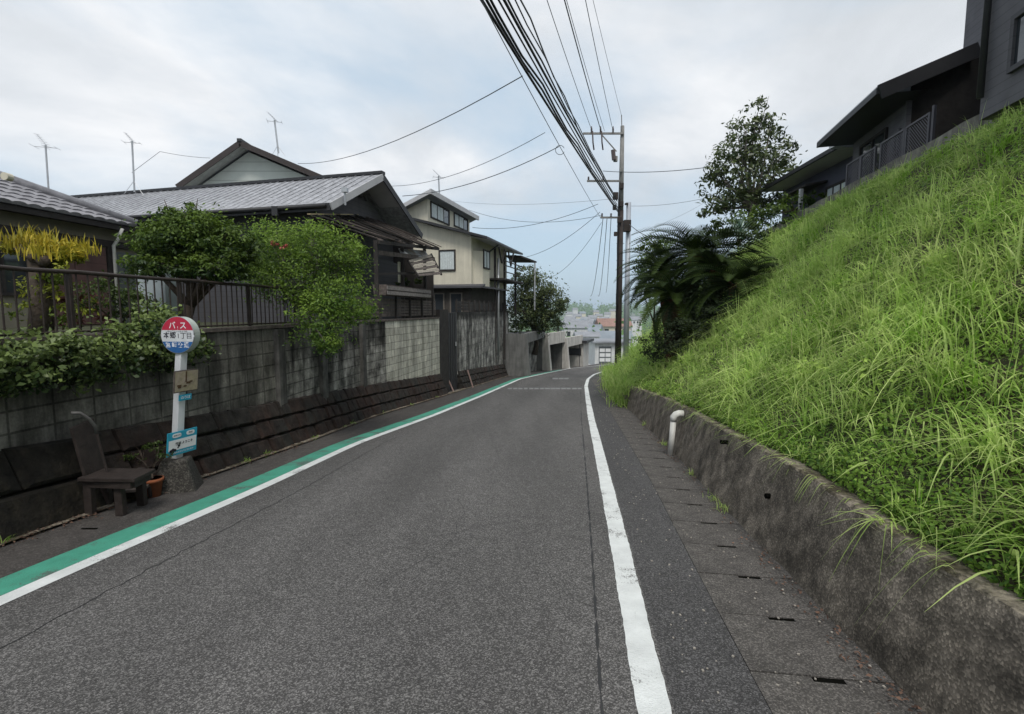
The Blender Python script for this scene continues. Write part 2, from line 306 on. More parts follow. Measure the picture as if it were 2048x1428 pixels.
def glassmat(name, col=(.03, .035, .04), rough=.06):
    m = mk(name, col, rough, .05, 1, spec=.9); return m
M = dict(
    asphalt=speckle('asphalt', (.097, .093, .09), .8, 150, .17),
    asphalt_new=speckle('asphalt_shoulder', (.068, .066, .066), .8, 150, .14),
    gutter=speckle('gutter_concrete', (.090, .083, .076), .6, 140, .28, bump=.5),
    gutter_left=speckle('gutter_concrete_dark', (.062, .056, .052), .4, 100, .3, bump=.5),
    white=worn('road_paint_white', (.70, .72, .71), (.16, .155, .15)),
    green=worn('road_paint_green', (.07, .32, .225), (.10, .14, .12), .60),
    seam=mk('tar_seam', (.035, .035, .036), .8), dark=mk('painted_hole_shade', (.006, .006, .005), 1.0, 0, spec=0.0),  # the near-black one is painted shade for the insides of slots and holes
    lowwall=speckle('weathered_kerb_wall', (.150, .128, .102), .5, 95, .62, .95, .45, aniso=(1, 1, .5), freq=3.2),
    kerbtop=mk('pale_wall_coping', (.25, .215, .17), .95, .75, 30, 1, 50, col2=(.07, .06, .035), cscale=4, detail=9),
    soil=mk('soil', (.035, .042, .018), .95, .4, 3, .6, 12, col2=(.05, .04, .025)),
    town_ground=mk('plain_ground', (.10, .15, .09), .95, .4, .012, col2=(.22, .22, .2), cscale=.02),
    garden=mk('garden_soil', (.05, .055, .03), .95, .4, 2, .4, 12),
    stone=mk('mossy_stone', (.026, .024, .021), .95, .6, 7, 1, 26, streak=.15, col2=(.032, .020, .016), cscale=1.1),
    stone_dark=mk('black_mossy_stone', (.013, .012, .010), .97, .7, 9, 1, 26, streak=.5, col2=(.022, .018, .012), cscale=1.5),
    charcoal=mk('charcoal_siding', (.072, .071, .078), .7, .12, 2, lap=.16),
    charcoal_lt=mk('slate_siding', (.12, .117, .128), .75, .15, 3, lap=.14),
    black=mk('black_brown_timber', (.032, .028, .026), .8, .35, 5, .3, 20),
    iron=mk('dark_brown_paint', (.035, .026, .022), .55, .3, 9, .2, 40),
    fascia=mk('dark_fascia', (.033, .033, .036), .5, .15, 3),
    soffit=mk('grey_soffit', (.45, .45, .46), .8, .1, 2),
    tile=mk('glazed_grey_tile', (.22, .215, .23), .45, .35, 5, .2, 30, spec=.5),
    metalroof=mk('weathered_roof_sheet', (.31, .315, .335), .55, .4, 9, .4, 14, spec=.5, streak=.3),
    cream=mk('cream_render', (.62, .58, .47), .9, .07, 2, .15, 60, streak=.1),
    greenwhite=mk('pale_siding', (.62, .65, .60), .85, .05, 2, lap=.45),
    whitewall=mk('white_render', (.62, .62, .62), .85, .1, 2, streak=.2),
    beige=mk('beige_render', (.20, .185, .14), .9, .15, 2),
    rust=mk('reddish_shutter', (.11, .062, .055), .8, .2, 3, lap=.22),
    greydoor=mk('grey_door', (.11, .12, .125), .6, .15, 2),
    alu=mk('aluminium', (.42, .43, .44), .4, .15, 5, metal=.6),
    pvc=mk('white_pvc', (.62, .61, .57), .45, .15, 9, streak=.15),
    glass=glassmat('window_glass'), curtain=mk('curtain', (.55, .6, .6), .9, .15, 14, lap=.12, lapaxis=0),
    whitepaint=mk('white_enamel', (.66, .68, .70), .45, .1, 6, streak=.12),
    red=mk('red_enamel', (.50, .030, .065), .45, .1, 6), blue=mk('blue_enamel', (.035, .13, .34), .45, .1, 6), cyan=mk('cyan_enamel', (.03, .33, .48), .45, .1, 6),
    ink=mk('black_ink', (.02, .02, .03), .6, 0), whiteink=mk('white_ink', (.78, .78, .8), .5, 0), drum=mk('pale_green_enamel', (.42, .46, .42), .5, .15, 6),
    wood_pale=mk('weathered_board', (.30, .26, .17), .8, .2, 20, .3, 40, col2=(.36, .30, .24)), wood_old=mk('grey_old_wood', (.12, .1, .09), .9, .4, 14, .5, 30, streak=.3),
    wood_bench=mk('dark_worn_wood', (.034, .026, .023), .7, .35, 10, .4, 30), terracotta=mk('terracotta', (.30, .10, .045), .85, .2, 9),
    basec=speckle('sign_base_concrete', (.052, .048, .042), .7, 90, .3),
    pole=mk('weathered_pole_concrete', (.24, .235, .225), .9, .2, 3, .2, 40, streak=.3), pole_dark=mk('dark_pole_cover', (.04, .032, .029), .8, .3, 4, .2, 20),
    steel=mk('pale_steel', (.37, .40, .44), .5, .1, 3, metal=.3), cable=mk('black_cable', (.018, .018, .02), .6, 0), cable_grey=mk('grey_cable', (.10, .11, .12), .6, 0),
    ceramic=mk('brown_ceramic', (.09, .07, .07), .4, .1), bark=mk('bark', (.075, .058, .045), .95, .4, 9, .8, 25), bark_pale=mk('pale_bark', (.20, .18, .16), .95, .4, 7, .7, 25),
    cycadbark=mk('cycad_bark', (.085, .036, .022), .95, .5, 14, 1, 30), concrete=mk('garage_concrete', (.50, .48, .445), .92, .15, 2, .2, 40, streak=.3),
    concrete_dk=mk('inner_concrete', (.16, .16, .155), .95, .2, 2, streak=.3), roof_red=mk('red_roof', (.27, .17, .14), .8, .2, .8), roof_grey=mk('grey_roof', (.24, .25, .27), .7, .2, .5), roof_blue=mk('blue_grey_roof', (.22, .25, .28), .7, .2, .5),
    plastic=mk('clouded_roof_sheet', (.42, .45, .47), .5, .25, 5, col2=(.18, .16, .13), cscale=2), tan=mk('tan_flashing', (.42, .34, .2), .7, .2, 6),
    carwhite=mk('white_metal', (.7, .7, .7), .35, .05, 2), litter=mk('dry_leaf', (.16, .07, .05), .9, .3, 5, tint=1, tlo=(.05, .03, .022), thi=(.2, .12, .085)),
)
M['wall_near'] = wallmat('block_wall_near', (.15, .143, .125), (.31, .295, .26), stain=.65, top=.35, topz=1.75)
M['wall_mid'] = wallmat('block_wall_stained', (.09, .086, .078), (.56, .54, .49), stain=.88, top=.6, topz=1.75)
M['wall_cream'] = wallmat('block_wall_cream', (.6, .58, .49), (.78, .76, .66), bw=.45, stain=.45, mortar=.009)
M['wall_far'] = wallmat('concrete_wall_streaked', (.12, .12, .115), (.6, .58, .54), bw=.6, bh=.3, mortar=.006, stain=.82, top=.8, topz=2.08)
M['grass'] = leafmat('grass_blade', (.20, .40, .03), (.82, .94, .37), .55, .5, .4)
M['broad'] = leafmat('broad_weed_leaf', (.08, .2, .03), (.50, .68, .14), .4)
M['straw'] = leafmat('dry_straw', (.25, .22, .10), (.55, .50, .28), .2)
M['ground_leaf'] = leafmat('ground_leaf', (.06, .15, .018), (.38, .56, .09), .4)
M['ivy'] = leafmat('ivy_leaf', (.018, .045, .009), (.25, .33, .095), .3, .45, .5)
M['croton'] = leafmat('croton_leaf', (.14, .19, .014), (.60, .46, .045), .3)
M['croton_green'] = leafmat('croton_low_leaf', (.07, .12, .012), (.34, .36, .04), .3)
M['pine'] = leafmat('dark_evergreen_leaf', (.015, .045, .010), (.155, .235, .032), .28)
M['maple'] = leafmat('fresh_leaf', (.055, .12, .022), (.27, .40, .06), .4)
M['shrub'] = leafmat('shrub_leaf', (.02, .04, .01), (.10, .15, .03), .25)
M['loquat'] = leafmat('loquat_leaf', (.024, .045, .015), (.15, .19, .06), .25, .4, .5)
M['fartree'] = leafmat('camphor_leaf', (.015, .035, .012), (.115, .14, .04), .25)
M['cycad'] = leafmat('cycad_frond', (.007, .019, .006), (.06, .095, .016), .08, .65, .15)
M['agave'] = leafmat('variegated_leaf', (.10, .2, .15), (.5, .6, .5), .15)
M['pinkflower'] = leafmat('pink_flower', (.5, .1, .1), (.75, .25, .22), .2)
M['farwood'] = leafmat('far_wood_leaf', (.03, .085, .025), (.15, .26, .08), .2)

# ------------------------------------------------------------------ the lie of the land: curves X(Y) read off the road's edges
def curve(pix, pre=None, post=()):
    P = [gnd(*p) for p in pix]; P.sort(key=lambda p: p.y)
    d = (P[1] - P[0]); k = d.x / d.y if pre is None else pre
    pts = [(P[0].x + k * (y - P[0].y), y) for y in (-30, -8, P[0].y - 1.5)] + [(p.x, p.y) for p in P] + list(post)
    ys = np.array([p[1] for p in pts]); xs = np.array([p[0] for p in pts])
    # smooth
    yy = np.concatenate([np.arange(-30, 12, .25), np.arange(12, 80, .25)]); xx = np.interp(yy, ys, xs)
    w = np.hanning(9); w /= w.sum(); xp = np.pad(xx, 4, mode='edge'); xx2 = np.convolve(xp, w, 'valid')
    xx2[:6] = xx[:6]; xx2[-6:] = xx[-6:]
    return lambda y: float(np.interp(y, yy, xx2))
XWL = curve([(0, 1087), (150, 1034), (403, 954), (600, 887), (744, 833), (900, 787), (1031, 747), (1060, 744)], pre=.07, post=[(3.4, 42), (5.4, 45.7), (8.6, 53), (11, 60), (15, 66), (22, 75)])
XLL = curve([(0, 1203), (233, 1100), (512, 980), (712, 887), (869, 830), (962, 792), (1040, 758), (1090, 747)], pre=.115, post=[(5.0, 43), (7.4, 48), (10.2, 54), (13.8, 60), (19, 65), (30, 70)])
XRL = curve([(1309, 1428), (1262, 1200), (1240, 1092), (1209, 952), (1195, 890), (1183, 840), (1176, 800), (1172, 772), (1176, 758), (1188, 749), (1206, 743)], pre=.13, post=[(11, 41.5), (17, 44.5), (30, 47)])
XGR = curve([(1544, 1428), (1400, 1155), (1306, 969), (1222, 826), (1197, 778)], pre=.13, post=[(4.15, 26), (5.3, 30), (6.7, 34), (9.3, 38), (13.5, 41), (30, 44)])
XC = curve([(1840, 1418), (1707, 1288), (1522, 1092), (1432, 1002), (1348, 907), (1250, 812)], pre=.12, post=[(3.7, 18), (4.25, 22), (5.0, 26), (6.1, 30), (7.9, 34), (11, 37.5), (16, 40), (30, 43)])
def tangent(X, y): d = (X(y + .3) - X(y - .3)) / .6; return V3((d, 1, 0)).normalized()

def yrange(a, b, step0=.25, grow=1.03):
    out = [a]; s = step0
    while out[-1] < b - 1e-6: out.append(min(b, out[-1] + s)); s = min(1.0, s * grow) if out[-1] > 6 else s
    return out
def ribbon(name, XA, XB, ya, yb, m, dz=0.0, step=.25):
    mb = MB(); ys = yrange(ya, yb, step)
    for y0, y1 in zip(ys[:-1], ys[1:]):
        mb.face([(XA(y0), y0, rz(y0) + dz), (XB(y0), y0, rz(y0) + dz), (XB(y1), y1, rz(y1) + dz), (XA(y1), y1, rz(y1) + dz)], [(0, y0), (XB(y0) - XA(y0), y0), (XB(y1) - XA(y1), y1), (0, y1)])
    return mb.build(name, m, uv=True)
def off(X, d):      # offset a curve sideways, to the right, by d metres measured square to it
    def g(y):
        s = (X(y + .3) - X(y - .3)) / .6
        return X(y) + d * min(3.0, math.sqrt(1 + s * s))
    return g
# --- ground sheet to the horizon
def far_h(x, y):
    h = rz(y) - .35
    if y > 62: h = rz(62) - .35 - (min(y, 260) - 62) * .15
    if y < -30: h = 2.0
    r = math.hypot(x, y)
    if r > 1150: h += 52 * min(1, (r - 1150) / 1000) * (.72 + .28 * math.sin(x * .004 + 1) * math.cos(x * .011 + y * .002))
    return h
def ground():
    mb = MB()
    ys = list(np.arange(-60, 80, 4)) + [100, 130, 170, 220, 260, 340, 450, 600, 800, 1000, 1150, 1300, 1450, 1600, 1750, 1900, 2100, 2300, 2600, 3000]
    xs = [-3000, -2200, -1600, -1200, -900, -600, -400, -250, -150, -90, -50, -30] + list(np.arange(-20, 60, 4)) + [70, 90, 120, 160, 220, 300, 400, 500, 600, 750, 900, 1100, 1300, 1600, 2000, 2500, 3000]
    idx = {}
    for j, y in enumerate(ys):
        for i, x in enumerate(xs): idx[i, j] = len(mb.v); mb.v.append((x, y, far_h(x, y)))
    for j in range(len(ys) - 1):
        for i in range(len(xs) - 1): mb.f.append((idx[i, j], idx[i + 1, j], idx[i + 1, j + 1], idx[i, j + 1])); mb.uv += [(0, 0)] * 4
    struct(mb.build('ground', M['town_ground'], smooth=True, loc=(0, 0, 0)))
ground()
# --- road, shoulders, paint
half_l = lambda y: off(XLL, -.35)(y)
XR_end = off(XRL, .09)
struct(ribbon('road', off(XLL, -.33), lambda y: XR_end(y) if y < 45 else 30, -8, 70, M['asphalt'], 0))
struct(ribbon('road_shoulder', XR_end, XGR, -8, 43, M['asphalt_new'], 0))
struct(ribbon('gutter_right_shade', XGR, lambda y: XC(y) + .25, -8, 42, M['dark'], -.011))  # near-black sheet standing in for the shade seen through the lid slots
def XGLm(y): return XWL(y) - .35
struct(ribbon('gutter_left', XGLm, off(XLL, -.33), -8, 62, M['gutter_left'], -.004))
struct(ribbon('kerb_strip', lambda y: XWL(y) - .1, lambda y: XWL(y) + .10, -8, 40, M['kerbtop'], .022))
struct(ribbon('white_line_left', off(XLL, -.068), off(XLL, .068), -8, 62, M['white'], .004))
struct(ribbon('green_line', off(XLL, -.35), off(XLL, -.07), -8, 40, M['green'], .004))
def wv(y): return .0025 * math.sin(y * 41) + .0025 * math.sin(y * 97)
struct(ribbon('white_line_right', lambda y: off(XRL, -.075)(y) + wv(y), lambda y: off(XRL, .075)(y) + wv(y + 3), -8, 45, M['white'], .004, .06))
struct(ribbon('road_seam_right', lambda y: off(XRL, -.235)(y) + wv(y) * 1.5, lambda y: off(XRL, -.222)(y) + wv(y + 1) * 1.5, -8, 24, M['seam'], .003, .08))
struct(ribbon('road_crack', lambda y: XLL(y) + .62 + wv(y) * 4 - .02 * y, lambda y: XLL(y) + .628 + wv(y) * 4 - .02 * y, 1, 9, M['seam'], .003, .08))
def crack(x, y, ang, n, st, wd):
    mb = MB(); p = V3((x, y, 0)); a = ang
    for i in range(n):
        a += random.uniform(-.5, .5); a = ang + (a - ang) * .7; q = p + V3((math.cos(a), math.sin(a), 0)) * st * random.uniform(.6, 1.3); s_ = V3((-math.sin(a), math.cos(a), 0)) * wd * random.uniform(.5, 1.2)
        f_ = lambda v: (v.x, v.y, rz(v.y) + .0025)
        mb.face([f_(p - s_), f_(q - s_ * .8), f_(q + s_ * .8), f_(p + s_)]); p = q
    struct(mb.build('road_crack', M['seam']))
for c_ in ((-.9, 3.2, 1.5, 26, .09, .0022), (-.75, 4.1, .7, 12, .08, .0018), (.55, 2.9, 2.2, 14, .07, .0018), (-.2, 7.2, 1.45, 24, .14, .003), (.1, 8.2, .5, 12, .12, .003), (-2.0, 5.6, 1.2, 16, .1, .0022)): crack(*c_)
mb = MB()
for (x0, x1, py, n) in ((1015, 1165, 777, 14), (1105, 1140, 757, 3)):
    for k in range(n):
        a = x0 + (x1 - x0) * (k + .1 * random.random()) / n; b = x0 + (x1 - x0) * (k + .75 + .2 * random.random()) / n
        P = [gnd(a, py + 1.6), gnd(b, py + 1.6), gnd(b, py - 1.2), gnd(a, py - 1.2)]; mb.face([p + V3((0, 0, .004)) for p in P])
struct(mb.build('worn_cross_line', mk('worn_paint', (.22, .22, .22), .8, .2, 3)))

# --- gutter lids with their hand slots (right side: every lid a thing)
def lid(y, X, width, m, group, label, cat='gutter cover', L=.545, slot=True, align='R'):
    t = tangent(X, y + L / 2); s = V3((t.y, -t.x, 0)) * (1 if align == 'R' else -1)
    c0 = V3((X(y), y, rz(y))); up = V3((0, 0, 1)); t = V3((t.x, t.y, -SL * t.y)); g = .0015
    mb = MB()
    def blk(a0, a1, b0, b1, zt=.0):
        P = [c0 + t * a + s * b + up * z for z in (-.008, zt) for a, b in ((a0, b0), (a0, b1), (a1, b1), (a1, b0))]
        mb.hexa(P)
    w0 = .004; w1 = width - .004; mid = (w0 + w1) / 2; e = .036
    dz = random.uniform(-.0015, .0015)
    blk(g, L - e, w0, w1, dz); blk(L - e, L - g, w0, mid - .075, dz); blk(L - e, L - g, mid + .075, w1, dz)
    return tag(mb.build('gutter_cover', m), label, cat, group)
y = -1.5; k = 0
while y < 22:
    lid(y, XGR, XC(y) - XGR(y) + .05, M['gutter'], 'slotted gutter covers along the right wall', 'grey concrete gutter cover with one hand slot, in the row below the right wall')
    y += .548
struct(ribbon('gutter_far', XGR, lambda y: XC(y) + .05, y, 42, M['gutter'], 0))
for yy_, in ((4.3,),):
    t = tangent(XWL, yy_); c = V3((XWL(yy_) + .42, yy_, rz(yy_) + .002))
    mb = MB(); mb.bar(c - V3((.07, 0, 0)), c + V3((.07, 0, 0)), .018, .006); struct(mb.build('gutter_slot_shade', M['dark']))  # black bar painted as the shade inside a slot, no opening cut

# ------------------------------------------------------------------ strip walls
def stripwall(mb, face, thick, ybase, ytop, ys, u0=0.0, lean=0.0):
    """face(y)->x of the road side; ybase,ytop functions of y giving z; UV in metres"""
    u = u0
    sgn = 1 if thick > 0 else -1
    for a, b in zip(ys[:-1], ys[1:]):
        pa = V3((face(a), a, 0)); pb = V3((face(b), b, 0)); L_ = (pb - pa).length
        ta = V3((face(a) + thick, a, 0)); tb = V3((face(b) + thick, b, 0))
        za, zb, Za, Zb = ybase(a), ybase(b), ytop(a), ytop(b)
        pl = V3((lean, 0, 0))
        A0, B0 = V3((pa.x, a, za)), V3((pb.x, b, zb)); A1, B1 = V3((pa.x, a, Za)) + pl, V3((pb.x, b, Zb)) + pl
        mb.face([A0, B0, B1, A1] if sgn < 0 else [B0, A0, A1, B1], [(u, za - Za + 2.4), (u + L_, zb - Zb + 2.4), (u + L_, 2.4), (u, 2.4)] if sgn < 0 else [(u + L_, zb), (u, za), (u, Za), (u + L_, Zb)])
        T0, T1 = V3((ta.x, a, Za)), V3((tb.x, b, Zb))
        mb.face([A1, B1, T1, T0], [(u, 2.45), (u + L_, 2.45), (u + L_, 2.6), (u, 2.6)])
        mb.face([T0, T1, V3((tb.x, b, zb)), V3((ta.x, a, za))], [(u, 2.4), (u + L_, 2.4), (u + L_, 0), (u, 0)])
        u += L_
    for q, flip in ((ys[0], 0), (ys[-1], 1)):
        P = [V3((face(q), q, ybase(q))), V3((face(q) + lean, q, ytop(q))), V3((face(q) + thick, q, ytop(q))), V3((face(q) + thick, q, ybase(q)))]
        w = abs(thick); U = [(0, ybase(q) - ytop(q) + 2.4), (0, 2.4), (w, 2.4), (w, ybase(q) - ytop(q) + 2.4)]
        mb.face(P[::-1] if flip else P, U[::-1] if flip else U)
    return u
SETB = .30
face_l = lambda y: XWL(y) - SETB
WTOP = 1.30
def stones(y0, y1, parent, hfun, rows=3, h=.78, m='stone', wide=1.0):
    mb = MB(); hs = h / rows
    for r in range(rows):
        y = y0 - random.uniform(0, .2)
        while y < y1:
            w = random.uniform(.26, .44) * (1.25 if y < 6.3 else 1) * wide; ye = min(y + w, y1)
            if ye - y < .08: break
            xa = XWL(y) - SETB * .9 * r / rows; xb = XWL(ye) - SETB * .9 * r / rows
            g = .012; z0 = lambda q: rz(q) - .03 + hs * r + g; z1 = lambda q: rz(q) - .03 + hs * (r + 1)
            j = random.uniform(-.022, .022); bt = SETB * .9 / rows; jb = .018
            a, b = max(y, y0) + g, ye - g
            F0 = V3((xa + j, a, z0(a))); F1 = V3((xb + j, b, z0(b))); F2 = V3((xb + j - bt + random.uniform(-jb, jb), b, z1(b) - random.uniform(0, .03))); F3 = V3((xa + j - bt + random.uniform(-jb, jb), a, z1(a) - random.uniform(0, .03)))
            # pillow: inset front ring
            c = (F0 + F1 + F2 + F3) / 4; o = V3((.028, 0, .008)); ring = [F0, F1, F2, F3]; inn = [p.lerp(c, .16) + o for p in ring]; back = [p + V3((-.35, 0, 0)) for p in ring]
            mb.face(inn)
            for k in range(4):
                kk = (k + 1) % 4; mb.face([ring[k], ring[kk], inn[kk], inn[k]]); mb.face([back[k], back[kk], ring[kk], ring[k]])
            y = ye
    # mortar bed behind the stones
    for a, b in zip(yrange(y0, y1, .5)[:-1], yrange(y0, y1, .5)[1:]):
        P = [V3((XWL(a) - .05, a, rz(a) - .1)), V3((XWL(b) - .05, b, rz(b) - .1)), V3((XWL(b) - SETB * .9 - .03, b, rz(b) + h - .05)), V3((XWL(a) - SETB * .9 - .03, a, rz(a) + h - .05))]
        mb.face(P)
    return mb.build('stone_base', M[m], parent)
def left_wall(name, y0, y1, m, label, top=lambda y: WTOP, pil=None, cop=True, st=True):
    r = root(name, (face_l((y0 + y1) / 2) - .08, (y0 + y1) / 2, rz(y1)), label, 'wall')
    mb = MB(); stripwall(mb, face_l, -.16, (lambda y: rz(y) + .60), top, yrange(y0, y1, .4), u0=y0); mb.build('block_face', m, r, uv=True)
    if st and y0 < 0: stones(y0, 5.0, r, None, rows=2, h=.76, m='stone_dark', wide=3.0); stones(5.0, y1, r, None)
    elif st: stones(y0, y1, r, None)
    if cop:
        mb = MB(); ys = yrange(y0, y1, .4)
        for a, b in zip(ys[:-1], ys[1:]):
            mb.hexa([V3((face_l(a) + .025, a, top(a))), V3((face_l(b) + .025, b, top(b))), V3((face_l(b) - .19, b, top(b))), V3((face_l(a) - .19, a, top(a))), V3((face_l(a) + .025, a, top(a) + .05)), V3((face_l(b) + .025, b, top(b) + .05)), V3((face_l(b) - .19, b, top(b) + .05)), V3((face_l(a) - .19, a, top(a) + .05))])
        mb.build('coping', M['wood_old'], r)
    if pil:
        for q in pil:
            mb = MB(); x = face_l(q); mb.hexa([V3((x + .07, q - .1, rz(q) + .55)), V3((x + .07 + .02, q + .1, rz(q) + .55)), V3((x - .2, q + .1, rz(q) + .55)), V3((x - .2, q - .1, rz(q) + .55)), V3((x + .07, q - .1, WTOP - .02)), V3((x + .09, q + .1, WTOP - .02)), V3((x - .2, q + .1, WTOP - .02)), V3((x - .2, q - .1, WTOP - .02))])
            mb.build('pilaster', M['wall_pil'], r)
    return r
M['wall_pil'] = mk('pilaster_concrete', (.10, .097, .09), .95, .4, 5, .6, 30, streak=.6)
Y_A, Y_B, Y_C, Y_D = 7.0, 12.9, 17.3, 20.4
def Yface(px, py_guess=None):       # Y where the left wall face crosses picture column px
    lo, hi = 1.5, 60
    for _ in range(50):
        m_ = (lo + hi) / 2
        if face_l(m_) / m_ * F + 1024 < px: lo = m_
        else: hi = m_
    return lo
Y_A, Y_B, Y_C, Y_D, Y_E = Yface(545), Yface(771), Yface(879), Yface(915), Yface(1017)
left_wall('retaining_wall', -6, Y_A, M['wall_near'], 'dark grey concrete block wall on mossy stones behind the bus stop', pil=None)
left_wall('retaining_wall', Y_A, Y_B, M['wall_mid'], 'black stained block wall on square stones under the drooping green tree', pil=[Y_A + .12, Yface(640), Yface(722)])
left_wall('retaining_wall', Y_B, Y_C, M['wall_cream'], 'pale cream block wall panel under the dark slatted fence')
left_wall('retaining_wall', Y_D, Y_E, M['wall_far'], 'tall streaked grey wall in front of the cream house', top=lambda y: 1.52, cop=False)

# dark gate recess between the two walls
def gate_recess():
    x0, x1 = face_l(Y_C), face_l(Y_D)
    r = root('garden_gate', (x0 - .1, (Y_C + Y_D) / 2, rz(Y_D)), 'narrow black gate between the cream wall panel and the streaked wall', 'gate')
    mb = MB()
    mb.hexa([V3((x0 + .02, Y_C + .02, rz(Y_C) - .05)), V3((x0 + .02 + .2, Y_C + .8, rz(Y_C) - .1)), V3((x0 - .3, Y_C + .8, rz(Y_C) - .1)), V3((x0 - .3, Y_C + .02, rz(Y_C) - .05)), V3((x0 + .02, Y_C + .02, 1.62)), V3((x0 + .22, Y_C + .8, 1.62)), V3((x0 - .3, Y_C + .8, 1.62)), V3((x0 - .3, Y_C + .02, 1.62))])
    mb.build('gate_post', M['black'], r)
    mb = MB(); a, b = Y_C + .8, Y_D
    mb.hexa([V3((face_l(a) - .02, a, rz(a) - .1)), V3((face_l(b) - .02, b - .02, rz(b) - .1)), V3((face_l(b) - .1, b - .02, rz(b) - .1)), V3((face_l(a) - .1, a, rz(a) - .1)), V3((face_l(a) - .02, a, 1.5)), V3((face_l(b) - .02, b - .02, 1.5)), V3((face_l(b) - .1, b - .02, 1.5)), V3((face_l(a) - .1, a, 1.5))])
    for k in range(1, 5):
        q = a + (b - a) * k / 5; mb.bar((face_l(q) + .0, q, rz(q)), (face_l(q) + .0, q, 1.48), .03)
    mb.build('gate_leaf', M['fascia'], r)
    mb = MB(); q = b - .35; mb.box((face_l(q) + .03, q, .25), (.05, .1, .16)); mb.build('handle', M['alu'], r)
gate_recess()
# two pale slanting props against the stone base
for (a, b, l) in (((889, 742), (907, 783), 'thin pale slanting pipe at the end of the square stones, beside the black gate'), ((935, 740), (946, 775), 'thin pinkish slanting pipe against the stones right of the black gate')):
    g = gnd(*b); p = at(a[0], a[1], g.y + .1); mb = MB(); mb.tube([g, p], .03, 7); tag(mb.build('drain_pipe', mk('pink_pipe', (.26, .18, .16), .7)), l, 'pipe')

# garden terraces behind the left walls
def sheet(name, poly, m): mb = MB(); mb.face(poly); return struct(mb.build(name, m))
ys = yrange(-6, Y_C, 1.0); mb = MB()
for a, b in zip(ys[:-1], ys[1:]): mb.face([(face_l(a) - .1, a, 1.22), (face_l(b) - .1, b, 1.22), (-34, b, 1.22), (-34, a, 1.22)])
mb.face([(face_l(Y_C) - .3, Y_C, 1.22), (face_l(Y_C) - .3, 24, .0), (-34, 24, .0), (-34, Y_C, 1.22)])
struct(mb.build('garden_terrace', M['garden']))
ys = yrange(24, 46, 1.0); mb = MB()
for a, b in zip(ys[:-1], ys[1:]): mb.face([(XWL(a) - 1.5, a, -1.3 + .06 * (24 - a)), (XWL(b) - 1.5, b, -1.3 + .06 * (24 - b)), (-34, b, -1.3), (-34, a, -1.3)])
struct(mb.build('lower_terrace', M['garden']))

# --- right low wall
def low_wall():
    h = lambda y: rz(y) + WH(y)
    f = lambda y: XC(y) - .0
    r = root('kerb_wall', (XC(8), 8, rz(30)), 'low weathered brown concrete wall holding back the grassy bank', 'wall')
    mb = MB(); ys = yrange(-5, 36, .12, 1.04)
    nx = 7
    def pt(y, k):
        t = k / nx; return V3((f(y) + .14 * t + .012 * math.sin(y * 9 + k * 2.1) * math.sin(y * 3.7 + k) + random.uniform(-.003, .003), y, rz(y) - .08 + (h(y) - rz(y) + .08) * t))
    G = [[pt(y, k) for k in range(nx + 1)] for y in ys]
    for i in range(len(ys) - 1):
        for k in range(nx): mb.face([G[i + 1][k], G[i][k], G[i][k + 1], G[i + 1][k + 1]])
    o = mb.build('wall_face', M['lowwall'], r)
    mb = MB()
    for i in range(len(ys) - 1):
        a, b = ys[i], ys[i + 1]; e = lambda q: .012 * math.sin(q * 13) + .008 * math.sin(q * 31)
        A0, B0 = G[i][nx] + V3((-.004, 0, -.02)), G[i + 1][nx] + V3((-.004, 0, -.02)); A1, B1 = G[i][nx] + V3((.02 + e(a), 0, .012)), G[i + 1][nx] + V3((.02 + e(b), 0, .012))
        A2, B2 = G[i][nx] + V3((.14, 0, .014)), G[i + 1][nx] + V3((.14, 0, .014))
        mb.face([B0, A0, A1, B1]); mb.face([B1, A1, A2, B2]); mb.face([B2, A2, A2 - V3((0, 0, .5)), B2 - V3((0, 0, .5))])
    mb.build('coping', M['kerbtop'], r)
    # weep holes
    for px, py in ((1538, 992), (1672, 1226), (1447, 884)):
        d = ray(px, py); 
        yy_ = 4.0
        for _ in range(30):
            p = at(px, py, yy_); yy_ += (XC(yy_) + .08 - p.x) / ((px - 1024) / F + .01) * .8
        p = at(px, py, yy_); mb = MB(); mb.tube([p + V3((-.03, 0, 0)), p + V3((.05, 0, 0))], .022, 10); lab(mb.build('weep_hole', M['dark'], r), 'small round dark weep hole')
low_wall()

# --- grass bank
PLAT = 4.80
_cl = np.array([[XC(y) + .24, y] for y in np.arange(-8, 43, .25)])
def bank_dist(x, y):
    d = np.sqrt(((_cl - np.array([x, y])) ** 2).sum(1)); i = int(d.argmin()); return float(d[i]), float(_cl[i, 1])
def bank_h(x, y, rough=True):
    d, yc = bank_dist(x, y)
    base = rz(yc) + WH(yc) - .04
    slope = .985
    s = base + slope * d
    pl = PLAT - .34
    if y > 21: pl -= (y - 21) * .12
    k = .1; hh = -k * math.log(math.exp(-s / k) + math.exp(-pl / k))
    if rough: hh += (.06 * math.sin(x * 2.3 + y * 1.1) * math.sin(y * 1.7 - x) + .04 * math.sin(x * 5 + 1) * math.sin(y * 4.1)) * min(1, d * 2)
    return hh
BT = [0, .2, .45, .7, 1, 1.35, 1.7, 2.1, 2.5, 2.9, 3.3, 3.7, 4.1, 4.5, 4.9, 5.3, 5.8, 6.4, 7.2, 9, 12, 18, 30]
BY = yrange(-5, 42, .3, 1.02)
BG = [[V3((XC(y) + .25 + t, y, bank_h(XC(y) + .25 + t, y) if t > 0 else rz(y) + WH(y) - .01)) for t in BT] for y in BY]
mb = MB()
for i in range(len(BY) - 1):
    for k in range(len(BT) - 1): mb.face([BG[i][k], BG[i][k + 1], BG[i + 1][k + 1], BG[i + 1][k]])
struct(mb.build('bank', M['soil']))
_bh_cache = np.array([[p.z for p in row] for row in BG])
